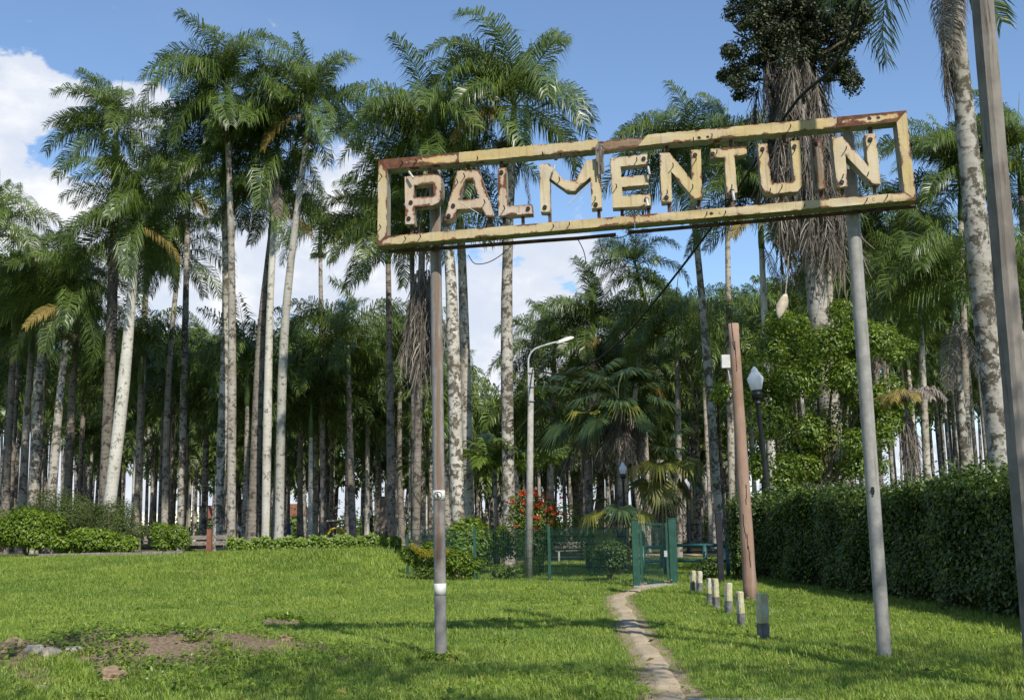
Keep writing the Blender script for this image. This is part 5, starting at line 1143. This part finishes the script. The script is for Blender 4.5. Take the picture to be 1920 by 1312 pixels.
def hedge():
    a0 = gnd(1925, 1166); b0 = gnd(1452, 1088); d = (b0 - a0); a0 = a0 - d * .55; c0 = gnd(1374, 1086); c0.y = b0.y + .25
    root = empty('clipped_hedge', a0); rg = np.random.default_rng(21); P = []; N_ = []; Hh = 2.02; core = MB()
    for (a, b, W, k, end) in [(a0, b0, 1.5, 1.0, False), (b0 + Vector((.5, .1, 0)), c0, 1.3, .13, True)]:
        d = b - a; L_ = d.to_2d().length; t = Vector((d.x, d.y, 0)).normalized(); s = Vector((t.y, -t.x, 0)); off = a - a0
        def top_h(u): return Hh + .10 * np.sin(u * .9) + .06 * np.sin(u * 2.3 + 1) + .04 * np.sin(u * 5.1) - (.10 * u / L_ if end else 0)
        def emit(n, face):
            n = int(n); u = rg.uniform(0, L_, n); th = top_h(u); bulge = .10 * np.sin(u * 1.3) + .07 * np.sin(u * 3.1 + 2)
            if face == 'front':
                v = rg.random(n); z = v * th; w = bulge + .06 * np.sin(z * 4 + u * 2) + rg.exponential(.08, n) - .12 - .10 * (v > .86); nn = np.tile(np.array([-s.x, -s.y, .35]), (n, 1))
            elif face == 'top':
                w = rg.uniform(-.14, W, n); z = th + rg.normal(0, .06, n) - .03 + .16 * np.maximum(0, rg.normal(0, .6, n)) * (np.sin(u * 7 + w * 5) > .2); nn = np.tile(np.array([-.3 * s.x, -.3 * s.y, 1.0]), (n, 1))
            else:
                w = rg.uniform(0, W, n); z = rg.random(n) * th; u = L_ + rg.normal(0, .07, n); nn = np.tile(np.array([t.x, t.y, .3]), (n, 1))
            P.append(np.stack([off.x + t.x * u + s.x * w, off.y + t.y * u + s.y * w, z + .03], 1)); N_.append(nn)
        emit(52000 * k, 'front'); emit(34000 * k, 'top')
        if end: emit(4000, 'end')
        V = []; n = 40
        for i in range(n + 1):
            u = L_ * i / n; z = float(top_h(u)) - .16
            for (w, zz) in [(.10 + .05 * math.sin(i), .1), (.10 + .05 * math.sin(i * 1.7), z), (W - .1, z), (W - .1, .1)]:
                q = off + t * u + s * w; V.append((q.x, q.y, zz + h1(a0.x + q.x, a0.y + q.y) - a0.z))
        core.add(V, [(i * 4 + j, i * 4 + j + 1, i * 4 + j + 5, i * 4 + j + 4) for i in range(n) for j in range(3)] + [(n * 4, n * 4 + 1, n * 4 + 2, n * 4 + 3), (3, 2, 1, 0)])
        for i in range(int(34 * k)):
            u = rg.uniform(0, L_); q = off + t * u + s * .12; mb = MB(); mb.tube([(q.x, q.y, -.05), (q.x + rg.uniform(-.1, .1), q.y + rg.uniform(-.1, .1), .5), (q.x - s.x * .05, q.y, 1.0)], [.022, .016, .008], 5); mb.build('stem', MAT['twig'], root)
    P = np.concatenate(P); N_ = np.concatenate(N_)
    thin = (P[:, 2] < .34) & (rg.random(len(P)) < .62) | ((nz(P[:, 1] * 1.3, P[:, 2] * 2.2, 1.2, 3.0) > .52) & (P[:, 2] < 1.8) & (rg.random(len(P)) < .6)); P = P[~thin]; N_ = N_[~thin]
    tp_ = np.where(P[:, 2] > 1.9)[0]; sh = rg.choice(tp_, 420); SP = []
    for i in sh:
        l = rg.uniform(.12, .42); k = int(rg.integers(5, 12)); dv = rg.normal(0, .22, 3); dv[2] = 1
        SP.append(P[i] + np.linspace(0, 1, k)[:, None] * dv * l + rg.normal(0, .015, (k, 3)))
    SP = np.concatenate(SP); P = np.concatenate([P, SP]); N_ = np.concatenate([N_, rg.normal(0, .6, SP.shape) + np.array([0, -.3, .5])])
    P[:, 2] += H(P[:, 0] + a0.x, P[:, 1] + a0.y) - a0.z
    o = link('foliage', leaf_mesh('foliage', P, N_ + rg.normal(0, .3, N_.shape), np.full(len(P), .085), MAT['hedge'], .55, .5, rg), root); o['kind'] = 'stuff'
    core.build('light_block_core', MAT['core'], root)  # lumpy dark box added within the leaves so no light passes through
    tag(root, 'long clipped dark green hedge running back along the right side', 'hedge')
hedge()
def gp_(x, Y): p = at(x, 1000, Y); return (p.x, Y)
bush('leafy_bush', 'large bright green bush at far left below the trunks', 'bush', gp_(52, 46.3), (2.1, 1.2, 1.35), 10000, .15, 'shrub', 31, 9)
bush('leafy_bush', 'dark green bush cut by the left edge', 'bush', gp_(-10, 48), (1.5, 1.0, 1.35), 5000, .13, 'tree', 32)
bush('leafy_bush', 'wide low yellow green bush above the dark edging', 'bush', gp_(190, 46), (2.1, .9, .74), 8500, .16, 'shrub', 33, 10)
bush('leafy_bush', 'rounded green bush beside the grey plank fence', 'bush', gp_(303, 46), (1.15, .8, .78), 5500, .11, 'shrub', 34)
bush('feathery_shrub', 'tall feathery grey green shrub behind the large bush', 'bush', gp_(115, 47.4), (2.3, .8, 1.65), 15000, .11, 'fern', 35, 9, 5, 0, None, .22)
bush('feathery_shrub', 'feathery grey green shrub behind the low bush', 'bush', gp_(205, 47.4), (2.2, .8, 1.40), 14000, .11, 'fern', 36, 9, 5, 0, None, .22)
bush('flowering_bush', 'bush with red flower heads behind the fence', 'bush', gp_(1014, 36.5), (1.35, .8, 1.62), 9500, .10, 'tree', 37, 10, 5, 85)
bush('leafy_bush', 'light green bush behind the fence left of the central trunk', 'bush', gp_(872, 37), (1.15, .8, 1.12), 6000, .15, 'shrub', 38, 9)
bush('leafy_bush', 'darker bush right of the central trunk foot', 'bush', gp_(930, 38), (.9, .7, 1.1), 4500, .11, 'tree', 39)
bush('leafy_bush', 'dark shrub growing through the fence left of the gate', 'bush', gp_(1140, 31.2), (.85, .55, .72), 6500, .09, 'hedge', 40, 8)
bush('leafy_bush', 'tall thin shrub rising behind the dark fence shrub', 'bush', gp_(1115, 36), (.7, .5, .95), 3500, .10, 'tree', 41)
bush('leafy_bush', 'low yellowish bush behind the pipe railing', 'bush', gp_(1325, 30.3), (.75, .45, .36), 2200, .07, 'hedge', 42)
bush('creeper', 'leafy creeper over the fence beside the left sign pole', 'creeper', gp_(800, 33.6), (.85, .3, .72), 5500, .09, 'tree', 43, 9)
bush('creeper', 'pale creeper tangled on the fence right of the sign pole', 'creeper', gp_(860, 33.5), (.95, .28, .58), 5500, .09, 'shrub', 44, 9)
bush('creeper', 'small weed at the foot of the central palm', 'creeper', gp_(950, 34.5), (.6, .4, .30), 1500, .09, 'tree', 45)
bush('weed', 'light green weed clump at the foot of left sign pole', 'weed', (pL.x + .02, pL.y - .14), (.32, .14, .09), 220, .07, 'shrub', 46, 4, 0)
bush('leafy_bush', 'leafy clump behind the wooden pole at the hedge end', 'bush', gp_(1385, 30.5), (.6, .5, 1.15), 2600, .09, 'hedge', 47)
# yellow dodder strand hanging on the fence
c0 = [at(770, 1020, 33.2), at(790, 1035, 33.2), at(815, 1037, 33.2), at(838, 1032, 33.2)]; PP = densify([tuple(p) for p in c0], 60); rg2 = np.random.default_rng(3); PP = np.repeat(PP, 4, 0) + rg2.normal(0, .045, (len(PP) * 4, 3))
tag(link('yellow_vine', leaf_mesh('yellow_vine', PP, rg2.normal(0, 1, PP.shape), np.full(len(PP), .07), MAT['vine_yellow'], .3, .6, rg2)), 'yellow vine strand sagging along the fence behind the left pole', 'creeper')
# low vine-covered fence across the back of the lawn
def vine_fence():
    a = Vector((*gp_(428, 46), 0)); b = Vector((*gp_(752, 46), 0)); root = empty('vine_hedge', (a.x, a.y, h1(a.x, a.y))); rg = np.random.default_rng(8); n = 15000
    u = rg.random(n); x = u * (b.x - a.x); hz = .60 + .07 * np.sin(u * 40) + .05 * np.sin(u * 93) ; z = rg.random(n) ** .8 * hz; y = rg.normal(0, .10, n)
    P = np.stack([x, y, z], 1); P[:, 2] += H(P[:, 0] + a.x, P[:, 1] + a.y) - root.location.z
    o = link('foliage', leaf_mesh('foliage', P, np.tile([0.1, -1, .6], (n, 1)), np.full(n, .11), MAT['shrub'], .7, .5, rg), root); o['kind'] = 'stuff'
    for k in range(8):
        mb = MB(); xx = (b.x - a.x) * k / 7; mb.box((xx, .05, .25), (.04, .04, .30)); mb.build('post', MAT['plank'], root)
    tag(root, 'low vine covered fence along the back of the lawn', 'hedge')
vine_fence()
r_ = empty('plank_fence', (*gp_(342, 47), h1(*gp_(342, 47)))); ln = at(428, 1000, 47).x - at(342, 1000, 47).x
for z in (.42, .66): mb = MB(); mb.box((ln / 2, .0, z), (ln / 2, .025, .085)); mb.build('plank', MAT['plank'], r_)
for x in (.05, ln * .55, ln - .05): mb = MB(); mb.box((x, .06, .38), (.05, .05, .42)); mb.build('post', MAT['plank'], r_)
tag(r_, 'weathered grey plank fence behind the red post', 'fence')
b0 = gnd(393, 1031); b0 = Vector((*gp_(393, 45), 0)); b0.z = h1(b0.x, b0.y); mb = MB(); hh = at(393, 992, 45).z - b0.z; mb.box((0, 0, hh / 2 - .05), (.095, .08, hh / 2 + .05)); mb.box((0, 0, hh + .01), (.105, .09, .012)); tag(mb.build('painted_post', MAT['redpost'], None, False, None, b0), 'short red brown square post at the lawn edge', 'post')
a = Vector((*gp_(75, 45), 0)); b = Vector((*gp_(345, 45), 0)); r_ = empty('edging', (a.x, a.y, h1(a.x, a.y))); ang = 0
for k in range(7):
    mb = MB(); x = (b.x - a.x) * (k + .5) / 7; mb.box((x, .02 * math.sin(k), .07 + .01 * math.sin(k * 3) + h1(a.x + x, a.y) - r_.location.z), ((b.x - a.x) / 14 - .015, .06, .11), 0, Matrix.Rotation(.015 * math.sin(k * 2), 3, 'Y')); mb.build('plank', MAT['plank'], r_)
tag(r_, 'low dark timber edging below the left bushes', 'edging')

# ------------------------------------------------------------------ play area and far buildings
p = Vector((*gp_(535, 64), 0)); p.z = h1(p.x, p.y); r_ = empty('barrel', p); mb = MB(); mb.lathe([(.28, 0), (.31, .05), (.31, .3), (.325, .32), (.31, .34), (.31, .62), (.325, .64), (.31, .66), (.29, .92), (.27, .95)], 18); mb.build('drum', MAT['blue'], r_, True)
mb = MB(); mb.lathe([(.30, .95), (.30, .985), (.1, 1.0)], 18); mb.build('lid', MAT['blue'], r_, True); tag(r_, 'blue plastic barrel between the far trunks', 'barrel'); r_.location.z = at(535, 1012, 64).z - .1
p = Vector((*gp_(630, 60), 0)); p.z = h1(p.x, p.y); r_ = empty('climbing_frame', p); rr = (at(655, 1000, 60).x - at(608, 1000, 60).x) / 2; zt = at(630, 990, 60).z - p.z
for k in (-.3, .3): mb = MB(); mb.tube([(rr * math.cos(t), k, zt * math.sin(t)) for t in np.linspace(0, math.pi, 17)], .045, 8); mb.build('arch', MAT['yellow'], r_, True)
for t in np.linspace(.3, math.pi - .3, 7): mb = MB(); mb.tube([(rr * math.cos(t), -.3, zt * math.sin(t)), (rr * math.cos(t), .3, zt * math.sin(t))], .025, 6); mb.build('rung', MAT['rusty'], r_)
tag(r_, 'yellow arched climbing frame in the play area', 'play frame')
p = Vector((*gp_(632, 63), 0)); p.z = h1(p.x, p.y); r_ = empty('monkey_bars', p); xa = at(613, 1000, 63).x - p.x; xb = at(653, 1000, 63).x - p.x; zt = at(632, 976, 63).z - p.z
for y in (-.35, .35):
    mb = MB(); mb.tube([(xa, y, zt), (0, y, zt)], .045, 7); mb.build('rail', MAT['white'], r_); mb = MB(); mb.tube([(0, y, zt), (xb, y, zt)], .045, 7); mb.build('rail', MAT['yellow'], r_)
    for x in (xa, xb): mb = MB(); mb.tube([(x, y, 0), (x, y, zt)], .045, 7); mb.build('leg', MAT['rusty'], r_)
for k in range(9): x = xa + (xb - xa) * k / 8; mb = MB(); mb.tube([(x, -.35, zt), (x, .35, zt)], .025, 6); mb.build('rung', MAT['white' if k < 5 else 'yellow'], r_)
tag(r_, 'white and yellow monkey bars behind the climbing arch', 'play frame')
p = Vector((*gp_(450, 62), 0)); p.z = h1(p.x, p.y); r_ = empty('slide', p); A_ = at(440, 983, 62) - p; B_ = at(472, 1014, 62) - p
mb = MB(); d = B_ - A_; mb.box(tuple((A_ + B_) / 2), (d.length / 2, .22, .025), 0, d.to_track_quat('X', 'Z').to_matrix()); mb.build('chute', MAT['galv'], r_)
for y in (-.22, .22): mb = MB(); mb.tube([A_ + Vector((0, y, .1)), B_ + Vector((0, y, .1))], .03, 6); mb.build('side_rail', MAT['galv'], r_)
for y in (-.2, .2): mb = MB(); mb.tube([A_ + Vector((-.1, y, .3)), Vector((A_.x - .25, y, 0))], .035, 6); mb.build('leg', MAT['galv'], r_)
tag(r_, 'grey metal playground slide behind the tall palm pair', 'slide')
p = Vector((*gp_(716, 66), 0)); p.z = h1(p.x, p.y); r_ = empty('notice_board', p); w = 24 / FPX * 66 / 2 * 1.15; z0 = at(716, 996, 66).z - p.z; z1 = at(716, 930, 66).z - p.z
mb = MB(); mb.box((0, 0, (z0 + z1) / 2), (w, .04, (z1 - z0) / 2)); mb.build('panel', MAT['plank'], r_)
for x in (-w + .06, w - .06): mb = MB(); mb.box((x, .08, z1 / 2), (.05, .04, z1 / 2)); mb.build('leg', MAT['plank'], r_)
tag(r_, 'blank grey board panel standing among the trunks', 'board')
p = Vector((*gp_(1072, 50), 0)); p.z = h1(p.x, p.y); r_ = empty('park_bench', p)
for k in range(3): mb = MB(); mb.box((0, -.12 + .14 * k, .45), (.75, .06, .02)); mb.build('seat_slat', MAT['plank'], r_)
for k in range(2): mb = MB(); mb.box((0, .26, .62 + .16 * k), (.75, .02, .06)); mb.build('back_slat', MAT['plank'], r_)
for x in (-.6, .6): mb = MB(); mb.box((x, .05, .22), (.04, .22, .22)); mb.build('leg', MAT['concrete'], r_)
tag(r_, 'grey park bench beyond the fence right of the flowering bush', 'bench')
def house(label, x, Y, w, d, h, red, seed):
    p = Vector((*gp_(x, Y), 0)); p.z = h1(p.x, p.y); r_ = empty('house', p); mb = MB(); mb.box((0, 0, h / 2), (w / 2, d / 2, h / 2)); mb.build('wall', MAT['wall_pale'], r_)
    mb = MB(); o = .5; mb.add([(-w / 2 - o, -d / 2 - o, h), (w / 2 + o, -d / 2 - o, h), (w / 2 + o, d / 2 + o, h), (-w / 2 - o, d / 2 + o, h), (-w / 2 - o, 0, h + 2.2), (w / 2 + o, 0, h + 2.2)], [(0, 1, 5, 4), (2, 3, 4, 5), (0, 4, 3), (1, 2, 5), (3, 2, 1, 0)]); mb.build('roof', MAT['roof_red' if red else 'galv'], r_)
    n = int(w / 2.4)
    for k in range(n):
        xx = -w / 2 + w * (k + .5) / n
        if k == n // 2: mb = MB(); mb.box((xx, -d / 2 - .03, 1.05), (.5, .03, 1.05)); mb.build('door', MAT['redpost'], r_)
        else:
            mb = MB(); mb.box((xx, -d / 2 - .025, 1.7), (.55, .025, .6)); wo = mb.build('window', MAT['white'], r_); mb = MB(); mb.box((xx, -d / 2 - .055, 1.7), (.46, .006, .5)); mb.build('pane', MAT['black'], wo)
    tag(r_, label, 'house')
house('distant pale house with red roof glimpsed between trunks at left', 480, 190, 16, 8, 3.2, True, 1)
house('distant pale house with grey roof glimpsed left of the sign pole', 790, 200, 15, 8, 3.4, False, 2)
house('distant pale house with red roof glimpsed right of the gate', 1340, 185, 14, 8, 3.2, True, 3)
# hanging dry spathes
def spathe(label, x0, y0, x1, y1, Y, w):
    A_ = at(x0, y0, Y); B_ = at(x1, y1, Y); mb = MB(); n = 8
    for i in range(n + 1):
        t = i / n; c = A_.lerp(B_, t); ww = w * math.sin(math.pi * min(1, .08 + t * .9)) + .004
        for q in (-1, -.4, .4, 1): mb.v.append((c.x - A_.x + q * ww, .10 * ww * 4 * (q * q) - .05, c.z - A_.z)); mb.a.append(0)
    for i in range(n):
        for q in range(3): mb.f.append((i * 4 + q, i * 4 + q + 1, i * 4 + q + 5, i * 4 + q + 4)); mb.m.append(0)
    me = mb.mesh('dry_spathe', MAT['spathe'], True); o = link('dry_spathe', me, None, A_); md = o.modifiers.new('thick', 'SOLIDIFY'); md.thickness = .012; tag(o, label, 'palm spathe'); m3 = MB(); T_ = at(1478, 480, Y) - A_; m3.tube([(0, 0, -.05), tuple(T_ * .5 + Vector((.03, 0, 0))), tuple(T_)], .012, 5); m3.build('stalk', MAT['spathe'], o)
spathe('large pale dry spathe hanging at the top of the leafy tree', 1472, 552, 1460, 598, 32.6, .17)

# ------------------------------------------------------------------ mound stones, log, weeds
def rock(label, x, y, sx, sy, sz, mat, seed):
    p = gnd(x, y); bm = bmesh.new(); bmesh.ops.create_icosphere(bm, subdivisions=3, radius=1); rg = random.Random(seed); ph = [rg.uniform(0, 6) for _ in range(6)]
    for v in bm.verts:
        c = v.co; k = 1 + .16 * math.sin(c.x * 3 + ph[0]) * math.sin(c.y * 3.4 + ph[1]) + .10 * math.sin(c.z * 6 + ph[2] + c.x * 4) + .05 * math.sin(c.y * 11 + ph[3]) ; c = c * k; c.z = max(-.5, min(c.z, .62 + .1 * math.sin(c.x * 3 + ph[4]))); v.co = Vector((c.x * sx, c.y * sy, c.z * sz))
    me = bpy.data.meshes.new('stone'); bm.to_mesh(me); bm.free(); me.materials.append(MAT[mat]); o = link('stone', me, None, p + Vector((0, 0, sz * .15))); o.rotation_euler = (rg.uniform(-.2, .2), rg.uniform(-.2, .2), rg.uniform(0, 3)); tag(o, label, 'stone', 'stones on the bare mound')
rock('pale cream stone low on the left of the mound', 98, 1250, .11, .09, .13, 'stone_pale', 1)
rock('rounded brown stone on the front of the mound', 212, 1272, .24, .15, .13, 'stone_brown', 2)
rock('flat light grey stone on the crest of the mound', 404, 1188, .15, .10, .09, 'stone', 3)
rock('long low grey stone left of the crest', 338, 1184, .22, .11, .09, 'stone', 4)
rock('small grey stone just behind the cream stone', 64, 1232, .12, .09, .10, 'stone', 5)
rock('grey stone in the weeds right of the cream stone', 138, 1228, .10, .08, .09, 'stone', 6)
rock('small white stone in the grass at lower left', 78, 1291, .07, .06, .05, 'stone_pale', 7)
rock('dark brown stone at the right end of the mound', 536, 1198, .10, .08, .06, 'stone_brown', 8)
rock('brownish flat stone at the left edge of the mound', 22, 1230, .26, .12, .09, 'stone_brown', 9)
g = gnd(528, 1172); r_ = empty('log', g + Vector((0, 0, -.01))); mb = MB(); n = 12
mb.tube([(-.28 + .56 * q / n, .02 * math.sin(q), .015 * math.sin(q * 1.7)) for q in range(n + 1)], [.11 + .012 * math.sin(q * 2.1) for q in range(n + 1)], 12); mb.build('wood', MAT['bark'], r_, True)
for x in (-.285, .285): mb = MB(); mb.tube([(x - .004, 0, 0), (x + .004, 0, 0)], .085, 12); mb.build('cut_end', MAT['plank'], r_)
r_.rotation_euler = (0, 0, .2); tag(r_, 'short half buried log in the grass left of the sign pole', 'log')
bush('weed', 'leafy weed growing over the half buried log', 'weed', (g.x + .05, g.y + .10), (.42, .16, .13), 420, .07, 'shrub', 48, 6, 0)
bush('weed', 'pale yellow green weed patch in the lawn right of the sign pole', 'weed', (gnd(945, 1208).x, gnd(945, 1208).y), (.34, .14, .05), 240, .06, 'shrub', 49, 6, 0)
bush('weed', 'yellow green weed in the lawn below the right sign pole', 'weed', (gnd(1560, 1228).x, gnd(1560, 1228).y), (.12, .10, .05), 80, .05, 'shrub', 50, 3, 0)
def weeds():
    rg = np.random.default_rng(12); n = 8500; X = rg.normal(-5.0, 1.7, n); Y = rg.normal(13.6, 1.0, n); k = nz(X, Y, 1.1, 2.0) > -.05; X = X[k]; Y = Y[k]; Z = H(X, Y) + rg.uniform(.01, .10, len(X))
    P = np.stack([X, Y, Z], 1); tag(link('weeds', leaf_mesh('weeds', P, np.tile([0, -.3, 1.0], (len(P), 1)), rg.uniform(.035, .07, len(P)), MAT['tree'], .7, .1, rg)), 'low broad leaved weeds creeping over the mound', None, None, 'stuff')
    n = 420; X = rg.normal(.45, .55, n); Y = rg.normal(15.2, .25, n); P = np.stack([X, Y, H(X, Y) + rg.uniform(.04, .10, n)], 1)
weeds()
def lawn_weeds():
    rg = np.random.default_rng(70); P = []
    for k in range(95):
        Y = rg.uniform(9.8, 27); X = rg.uniform(-.45, .40) * Y
        if float(path_dist(np.array([X]), np.array([Y]))[0]) < .25 or X > 6.2: continue
        n = int(rg.integers(14, 60)); r = rg.uniform(.08, .38); x = X + rg.normal(0, r, n); y = Y + rg.normal(0, r * .7, n); P.append(np.stack([x, y, H(x, y) + rg.uniform(.03, .10, n)], 1))
    P = np.concatenate(P); tag(link('lawn_weeds', leaf_mesh('lawn_weeds', P, np.tile([0, -.2, 1.0], (len(P), 1)), rg.uniform(.04, .085, len(P)), MAT['shrub'], .6, .1, rg)), 'scattered broad leaved weeds in the lawn', None, None, 'stuff')
    n = 420; Y = rg.uniform(9.6, 30, n); X = rg.uniform(-.45, .40, n) * Y; P = np.stack([X, Y, H(X, Y) + rg.uniform(.02, .08, n)], 1)
    tag(link('leaf_litter', leaf_mesh('leaf_litter', P, np.tile([0, -.2, 1.0], (n, 1)), rg.uniform(.04, .11, n), MAT['straw'], .4, .1, rg)), 'dry fallen leaves and husks lying in the grass', None, None, 'stuff')
lawn_weeds()

# ------------------------------------------------------------------ grass
def grass_mat():
    m, nt = new_mat('grass blade'); b = NB(nt); v = b.world()
    w = b.noise(v, .34, 5, .65); w2 = b.noise(v, 1.6, 4, .65); r = b.attr('rnd'); o = b.objrand()
    c = b.mix(b.mapr(w, .35, .62), (0.175, 0.275, 0.038), (0.31, 0.415, 0.060)); c = b.mix(b.math('MULTIPLY', b.mapr(w2, .48, .7), .7), c, (0.40, 0.44, 0.075))
    c = b.mix(b.math('MULTIPLY', o, .4), c, (0.14, 0.255, 0.038)); c = b.mix(b.math('MULTIPLY', b.mapr(r, .72, 1.0), .55), c, (0.27, 0.25, 0.09))
    p = b.principled(c, .45, .35); t = b.node('ShaderNodeBsdfTranslucent'); b.put(t.inputs[0], b.mix(.5, c, (0.24, 0.36, 0.03)))
    ms = b.node('ShaderNodeMixShader'); ms.inputs[0].default_value = .33; b.L.new(p, ms.inputs[1]); b.L.new(t.outputs[0], ms.inputs[2]); b.out(ms.outputs[0]); return m
MAT['grass'] = grass_mat()
def tuft(seed, nb, h, spread, wid):
    rg = np.random.default_rng(seed); V = []; F = []; A = []
    for i in range(nb):
        a = rg.uniform(0, 6.28); q = spread * math.sqrt(rg.random()); p = np.array([math.cos(a) * q, math.sin(a) * q, -.01]); l = h * rg.uniform(.5, 1.2); az = rg.uniform(0, 6.28); le = rg.uniform(.12, .75)
        d = np.array([math.cos(az) * le, math.sin(az) * le, 1]); d /= np.linalg.norm(d); m = p + d * l * .55; d2 = d + np.array([math.cos(az) * .9, math.sin(az) * .9, -.5]) * rg.uniform(.2, 1.1); d2 /= np.linalg.norm(d2); tip = m + d2 * l * .5
        w = np.array([-math.sin(az), math.cos(az), 0]) * wid * rg.uniform(.7, 1.3); b = len(V); rv = rg.random(); V += [p - w, p + w, m - w * .8, m + w * .8, tip]; A += [rv] * 5; F += [(b, b + 1, b + 3), (b, b + 3, b + 2), (b + 2, b + 3, b + 4)]
    return np_mesh('tuft', np.array(V), np.array(F), MAT['grass'], np.array(A))
def build_grass():
    col = bpy.data.collections.new('grass_source')
    for k in range(6):
        col.objects.link(bpy.data.objects.new('tuft_%d' % k, tuft(600 + k, 17, .080, .085, .0030)))
    rg = np.random.default_rng(44); PX = []; PY = []; SC = []
    for (ya, yb, dens, sc) in [(8.6, 15, 330, 1.0), (15, 24, 220, 1.08), (24, 36, 135, 1.3), (36, 49, 90, 1.55)]:
        hw = lambda y: .49 * y + 1.5
        n = int(dens * (hw(ya) + hw(yb)) * (yb - ya)); Y = rg.uniform(ya, yb, n); X = rg.uniform(-1, 1, n) * hw(yb); k = np.abs(X) < hw(Y); X = X[k]; Y = Y[k]
        s = sc * rg.uniform(.6, 1.35, len(X)); PX.append(X); PY.append(Y); SC.append(s)
    X = np.concatenate(PX); Y = np.concatenate(PY); S = np.concatenate(SC)
    pd = path_dist(X, Y) + .10 * nz(X, Y, 3.0); dr = dirt(X, Y)
    keep = ((pd > rg.uniform(-.22, .05, len(X))) | (rg.random(len(X)) < .012)) & (rg.random(len(X)) > 1.05 * dr)
    # sandy path behind, grove floor only thinly grassed
    hed = (X > 6.85 + (28.6 - Y) * .075 + .12) & (Y < 31); keep &= ~hed
    far = (Y > 46); keep &= ~(far & (rg.random(len(X)) > .25))
    keep &= ~((Y > 33.5) & (X > -3.2) & (rg.random(len(X)) > .55))
    X, Y, S, pd = X[keep], Y[keep], S[keep], pd[keep]
    tall = smoothstep(-1.5, -4.5, X) * smoothstep(30, 38, Y) * smoothstep(-16, -8, X)
    S = S * (1 + .75 * tall + .30 * np.clip(nz(X, Y, .7, 4.), -1, 1)); S = S * (.45 + .55 * smoothstep(-.15, .6, pd))
    P = np.stack([X, Y, H(X, Y)], 1).astype(np.float32); n = len(X)
    me = bpy.data.meshes.new('grass'); me.vertices.add(n); me.vertices.foreach_set('co', P.ravel())
    a = me.attributes.new('scl', 'FLOAT', 'POINT'); a.data.foreach_set('value', S.astype(np.float32))
    rot = np.stack([rg.normal(0, .12, n), rg.normal(0, .12, n), rg.uniform(0, 6.28, n)], 1).astype(np.float32)
    a = me.attributes.new('rot', 'FLOAT_VECTOR', 'POINT'); a.data.foreach_set('vector', rot.ravel()); me.update()
    ob = link('grass', me); tag(ob, 'short uneven green lawn grass with taller patches', None, None, 'stuff')
    ng = bpy.data.node_groups.new('grass_scatter', 'GeometryNodeTree'); ng.interface.new_socket('Geometry', in_out='INPUT', socket_type='NodeSocketGeometry'); ng.interface.new_socket('Geometry', in_out='OUTPUT', socket_type='NodeSocketGeometry')
    N = ng.nodes; L = ng.links; gi = N.new('NodeGroupInput'); go = N.new('NodeGroupOutput'); ip = N.new('GeometryNodeInstanceOnPoints'); ci = N.new('GeometryNodeCollectionInfo'); ci.inputs['Collection'].default_value = col; ci.inputs['Separate Children'].default_value = True; ci.inputs['Reset Children'].default_value = True
    def na(name, dt): q = N.new('GeometryNodeInputNamedAttribute'); q.data_type = dt; q.inputs['Name'].default_value = name; return q.outputs[0]
    L.new(gi.outputs[0], ip.inputs['Points']); L.new(ci.outputs[0], ip.inputs['Instance']); ip.inputs['Pick Instance'].default_value = True
    e2r = N.new('FunctionNodeEulerToRotation'); L.new(na('rot', 'FLOAT_VECTOR'), e2r.inputs[0]); L.new(e2r.outputs[0], ip.inputs['Rotation']); L.new(na('scl', 'FLOAT'), ip.inputs['Scale']); L.new(ip.outputs[0], go.inputs[0])
    md = ob.modifiers.new('scatter', 'NODES'); md.node_group = ng
    print('grass tufts', n)
build_grass()
